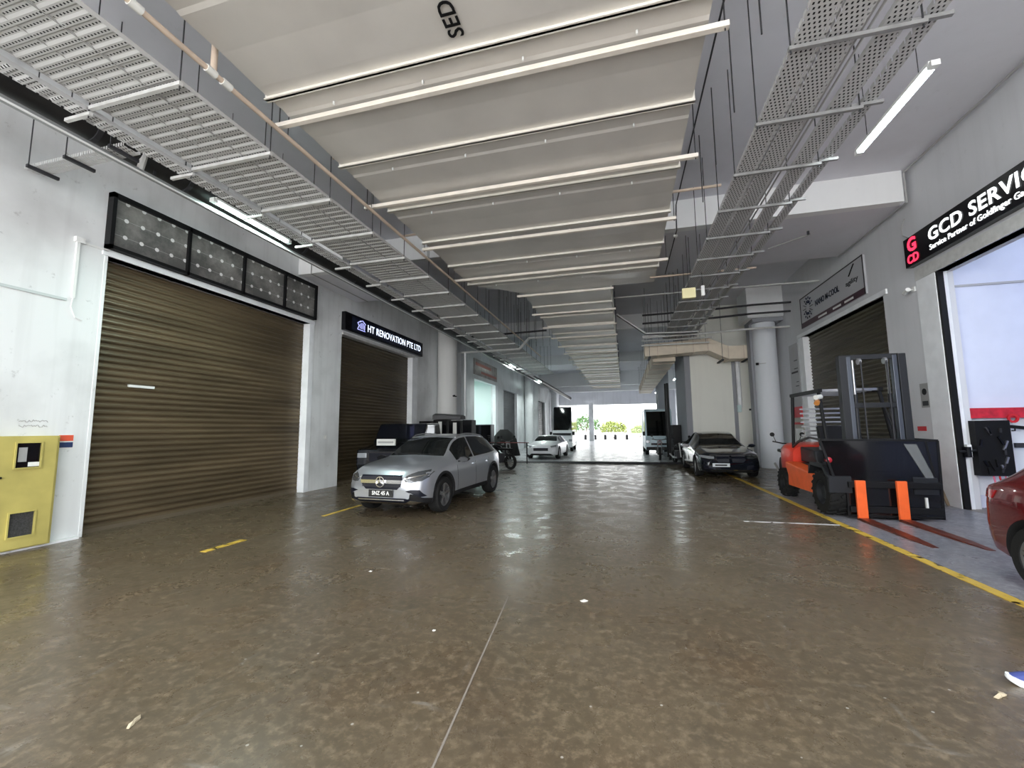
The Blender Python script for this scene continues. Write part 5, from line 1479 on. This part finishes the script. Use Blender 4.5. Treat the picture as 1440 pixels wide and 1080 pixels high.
# stacked dark cabinets by the round column on the left
xs_ = (-8.03, -7.35, -6.7, -6.15)
for i, x in enumerate(xs_):
    t = thing('storage_cabinet', ['tall black cabinet beside the second left shutter, leftmost of the row behind the SUV', 'tall black cabinet with a white stripe, second from the left behind the SUV', 'tall black cabinet under the grey cover, third from the left behind the SUV', 'narrow dark cabinet at the right end of the row behind the SUV'][i], 'cabinet', (x, 16.6, 0))
    w = (.26, .30, .26, .2)[i]; h = (2.0, 2.05, 2.0, 2.02)[i]
    MB().box(-w, w, -.25, .25, 0, h).build('cabinet_body', BLACK, t, bevel=.01)
    MB().box(-w + .02, w - .02, -.265, -.25, .1, h - .05).build('door', BLACKG, t)
    MB().box(w - .08, w - .05, -.28, -.265, 1.0, 1.15).build('handle', STEEL, t)
    if i in (1, 2): MB().box(-.06, .1, -.272, -.266, 1.45, h - .08).build('white_panel', TILEB, t)
t = thing('rolled_cover', 'grey cover draped over the tops of the black cabinets by the round column', 'cover', (-7.05, 16.6, 2.06))
MB().loft([[(x, y, z) for y, z in ((-.3, -.0), (-.28, .12 + dz), (0, .2 + dz), (.28, .14), (.3, 0))] for x, dz in ((-.62, .06), (-.2, .04), (.3, 0), (.62, -.03))]).build('cover', mat('grey cover cloth', (.12, .12, .125), .8, bump=.5, bscale=6), t, smooth=True)
t = thing('storage_cabinet', 'low wide black cabinet by the pale lit unit on the left', 'cabinet', (-7.7, 22.6, 0))
MB().box(-.55, .7, -.3, .3, 0, 1.9).build('cabinet_body', mat('near black blue', (.02, .022, .035), .4), t, bevel=.01)
for x in (-.25, .4): MB().box(x - .28, x + .26, -.32, -.3, .1, 1.85).build('door', BLACKG, t)
# barrier pole by the unit
t = thing('barrier_pole', 'thin dark red barrier pole across the left side before the dark shutter', 'barrier', (-5.9, 20.0, 0))
b = MB(); b.tube([(-.9, 0, 1.0), (1.5, 0, .98)], .02, 8); b.build('pole', mat('dark red pole', (.18, .03, .03), .5), t)
b = MB(); b.tube([(-.5, 0, 0), (-.5, 0, 1.25)], .04, 8); b.lathe([(0, 1.2), (.1, 1.24), (.1, 1.32), (0, 1.36)], n=12, c=(-.5, 0, 0)); b.build('post', BLACK, t)
b = MB(); b.tube([(1.4, 0, 0), (1.4, 0, 1.0)], .03, 8); b.build('end_post', BLACK, t)
# black posts in front of the lorry
for i, (x, y) in enumerate(((2.22, 23.0), (2.34, 25.3))):
    lab(MB().box(x - .06, x + .06, y - .06, y + .06, 0, 3.9 if i == 0 else 4.1).build('steel_post', BLACK, bevel=.01), ['slim black steel post in front of the pale lorry, nearer one', 'slim black steel post by the pale lorry, farther one'][i], 'post')
t = thing('black_panel', 'black standing panel against the grey block side, left of the saloon', 'panel', (2.64, 24.2, 0.02))
MB().box(-.2, .2, -.9, .9, .0, 1.75).build('panel', BLACK, t, bevel=.02)
# dark goods behind the white car
t = thing('goods_stack', 'dark wrapped goods piled beside the white car on the left', 'goods', (-7.2, 25.6, .02))
b = MB(); rnd = random.Random(11)
b.loft([[(math.cos(a) * r_ * rnd.uniform(.85, 1.1), math.sin(a) * r_ * .6 * rnd.uniform(.85, 1.1), z) for a in [2 * math.pi * j / 14 for j in range(14)]] for z, r_ in ((0, 1.0), (.5, .95), (1.0, .8), (1.4, .5), (1.6, .25))])
b.build('wrapped_goods', RUBBER, t, smooth=True)

# ---- shoe of someone stepping in at the right
t = thing('shoe', 'white and blue shoe entering the view at the lower right corner', 'shoe', (2.42, 3.52, 0), R(150))
def shoe_out(s, z):
    pts = []
    for a in np.linspace(0, 2 * math.pi, 28, endpoint=False):
        x = math.cos(a) * .145; y = math.sin(a) * (.048 + .012 * math.cos(a)) + .012 * math.cos(a) ** 2
        pts.append((x * s, y * s, z + (.028 if math.cos(a) > .6 else 0) * (math.cos(a) - .6) * 2))
    return pts
MB().loft([shoe_out(.97, 0), shoe_out(1.02, .012), shoe_out(1.0, .034)]).build('sole', WHITEP, t, smooth=True)
def up(sx, z, x0=0, sy=1.0): return [(x0 + math.cos(a) * .14 * sx, math.sin(a) * .05 * sy, z) for a in np.linspace(0, 2 * math.pi, 24, endpoint=False)]
MB().loft([up(.98, .03), up(.95, .05), up(.78, .075, -.025, .85), up(.5, .10, -.06, .75), up(.42, .115, -.07, .75)]).build('upper', mat('blue shoe fabric', (.05, .07, .25), .7), t, smooth=True)
for k in range(4):
    b = MB(); b.tube([(.02 - .02 * k, -.035, .075 + .008 * k), (.02 - .02 * k, 0, .092 + .008 * k), (.02 - .02 * k, .035, .075 + .008 * k)], .004, 6); b.build('lace', WHITEP, t, smooth=True)
# ------------------------------------------------------------------ beyond the far end
rnd = random.Random(21)
def leafy(label, x, y, h, w, col, name='bush', n=900):
    t = thing(name, label, 'plant', (x, y, 0))
    b = MB()
    for k in range(n):
        a = rnd.uniform(0, 2 * math.pi); e = math.acos(rnd.uniform(-.3, 1)); r_ = rnd.uniform(.6, 1.0)
        c = Vector((math.sin(e) * math.cos(a) * w * r_, math.sin(e) * math.sin(a) * w * .7 * r_, h * .45 + math.cos(e) * h * .5 * r_))
        if c.z < 0.05: c.z = rnd.uniform(.05, .5)
        d = Vector((rnd.uniform(-1, 1), rnd.uniform(-1, 1), rnd.uniform(-1, 1))).normalized(); s_ = d.orthogonal().normalized() * rnd.uniform(.06, .13); u = d.cross(s_).normalized() * rnd.uniform(.1, .2)
        b.add([c - s_, c - u, c + s_, c + u], [(0, 1, 2, 3)])
    b.build('foliage', mat(name + ' leaves', col, .7, noise=.4, nscale=2), t, norm=False)
    b = MB()
    for k in range(5):
        a = 2 * math.pi * k / 5; b.tube([(0, 0, 0), (math.cos(a) * w * .4, math.sin(a) * w * .3, h * .6)], .05, 6)
    b.build('stems', mat(name + ' stem', (.12, .08, .05), .8), t)
    return t
leafy('yellow-green bush in the sunlit gap at the far end, middle', -1.6, 71, 3.1, 2.2, (.20, .24, .05), n=1500)
leafy('pale green bush at the far end, right of the yellow-green one', 2.6, 76, 2.3, 1.6, (.30, .36, .16))
leafy('dark green tree at the far end behind the white column', -6.2, 72, 4.2, 2.6, (.08, .16, .05), name='tree', n=1400)
leafy('small green bush at the far left of the far end', -10.5, 74, 3.6, 2.6, (.12, .2, .08))
for i, x in enumerate((-6.8, -5.4, -4.0, -2.6, -1.2, .4)):
    b = MB(); b.lathe([(0, 0), (.2, 0), (.2, .7), (0, .8)], (x, 62.5, 0), n=14)
    lab(b.build('bollard', BLACK, smooth=True), 'dark bollard in the row outside the far end', 'bollard', 'bollards outside the far end')
t = thing('building', 'pale hazy building far beyond the lane', 'building', (0, 130, 0))
MB().box(-45, 45, 0, 8, 0, 7).build('walls', mat('pale render', (.7, .72, .74), .8), t)
for k in range(10):
    MB().box(-42 + k * 8.5, -38 + k * 8.5, -.1, .0, 2.5, 4.5).build('window', PIPEG, t)

# ------------------------------------------------------------------ small litter on the floor
LEAF = mat('dry leaf', (.45, .38, .26), .7)
PAP = mat('paper scrap', (.70, .68, .62), .7)
for nm, lb, x, y, s_, rz, m_ in (
    ('paper_scrap', 'small crumpled pale scrap on the floor in the middle of the lane', -.42, 4.25, .045, .4, PAP),
    ('paper_scrap', 'tiny white scrap on the floor left of the long thin crack', -1.55, 3.37, .018, 1.2, PAP),
    ('paper_scrap', 'tiny white scrap on the floor in front of the silver SUV', -2.9, 4.55, .025, .2, PAP),
    ('dry_leaf', 'pale dry leaf on the floor beside the white and blue shoe', 2.12, 3.38, .06, .7, LEAF),
    ('dry_leaf', 'thin dry sliver on the floor at the lower left', -2.72, 1.95, .05, 2.0, LEAF),
):
    pts = []
    rr = random.Random(int(abs(x) * 100))
    for k in range(9):
        a = 2 * math.pi * k / 9; r_ = s_ * (1 if nm == 'paper_scrap' else (abs(math.cos(a)) * .9 + .25)) * rr.uniform(.7, 1.05)
        pts.append((math.cos(a) * r_, math.sin(a) * r_ * (.8 if nm == 'paper_scrap' else .5)))
    b = MB(); n_ = len(pts)
    b.add([(0, 0, s_ * .35)] + [(p[0], p[1], .001 + rr.uniform(0, s_ * .25)) for p in pts] + [(p[0] * .9, p[1] * .9, 0) for p in pts],
          [(0, 1 + k, 1 + (k + 1) % n_) for k in range(n_)] + [(1 + k, 1 + n_ + k, 1 + n_ + (k + 1) % n_, 1 + (k + 1) % n_) for k in range(n_)] + [tuple(1 + n_ + k for k in reversed(range(n_)))])
    o = lab(b.build(nm, m_), lb, 'litter'); o.location = (x, y, .001); o.rotation_euler = (0, 0, rz)
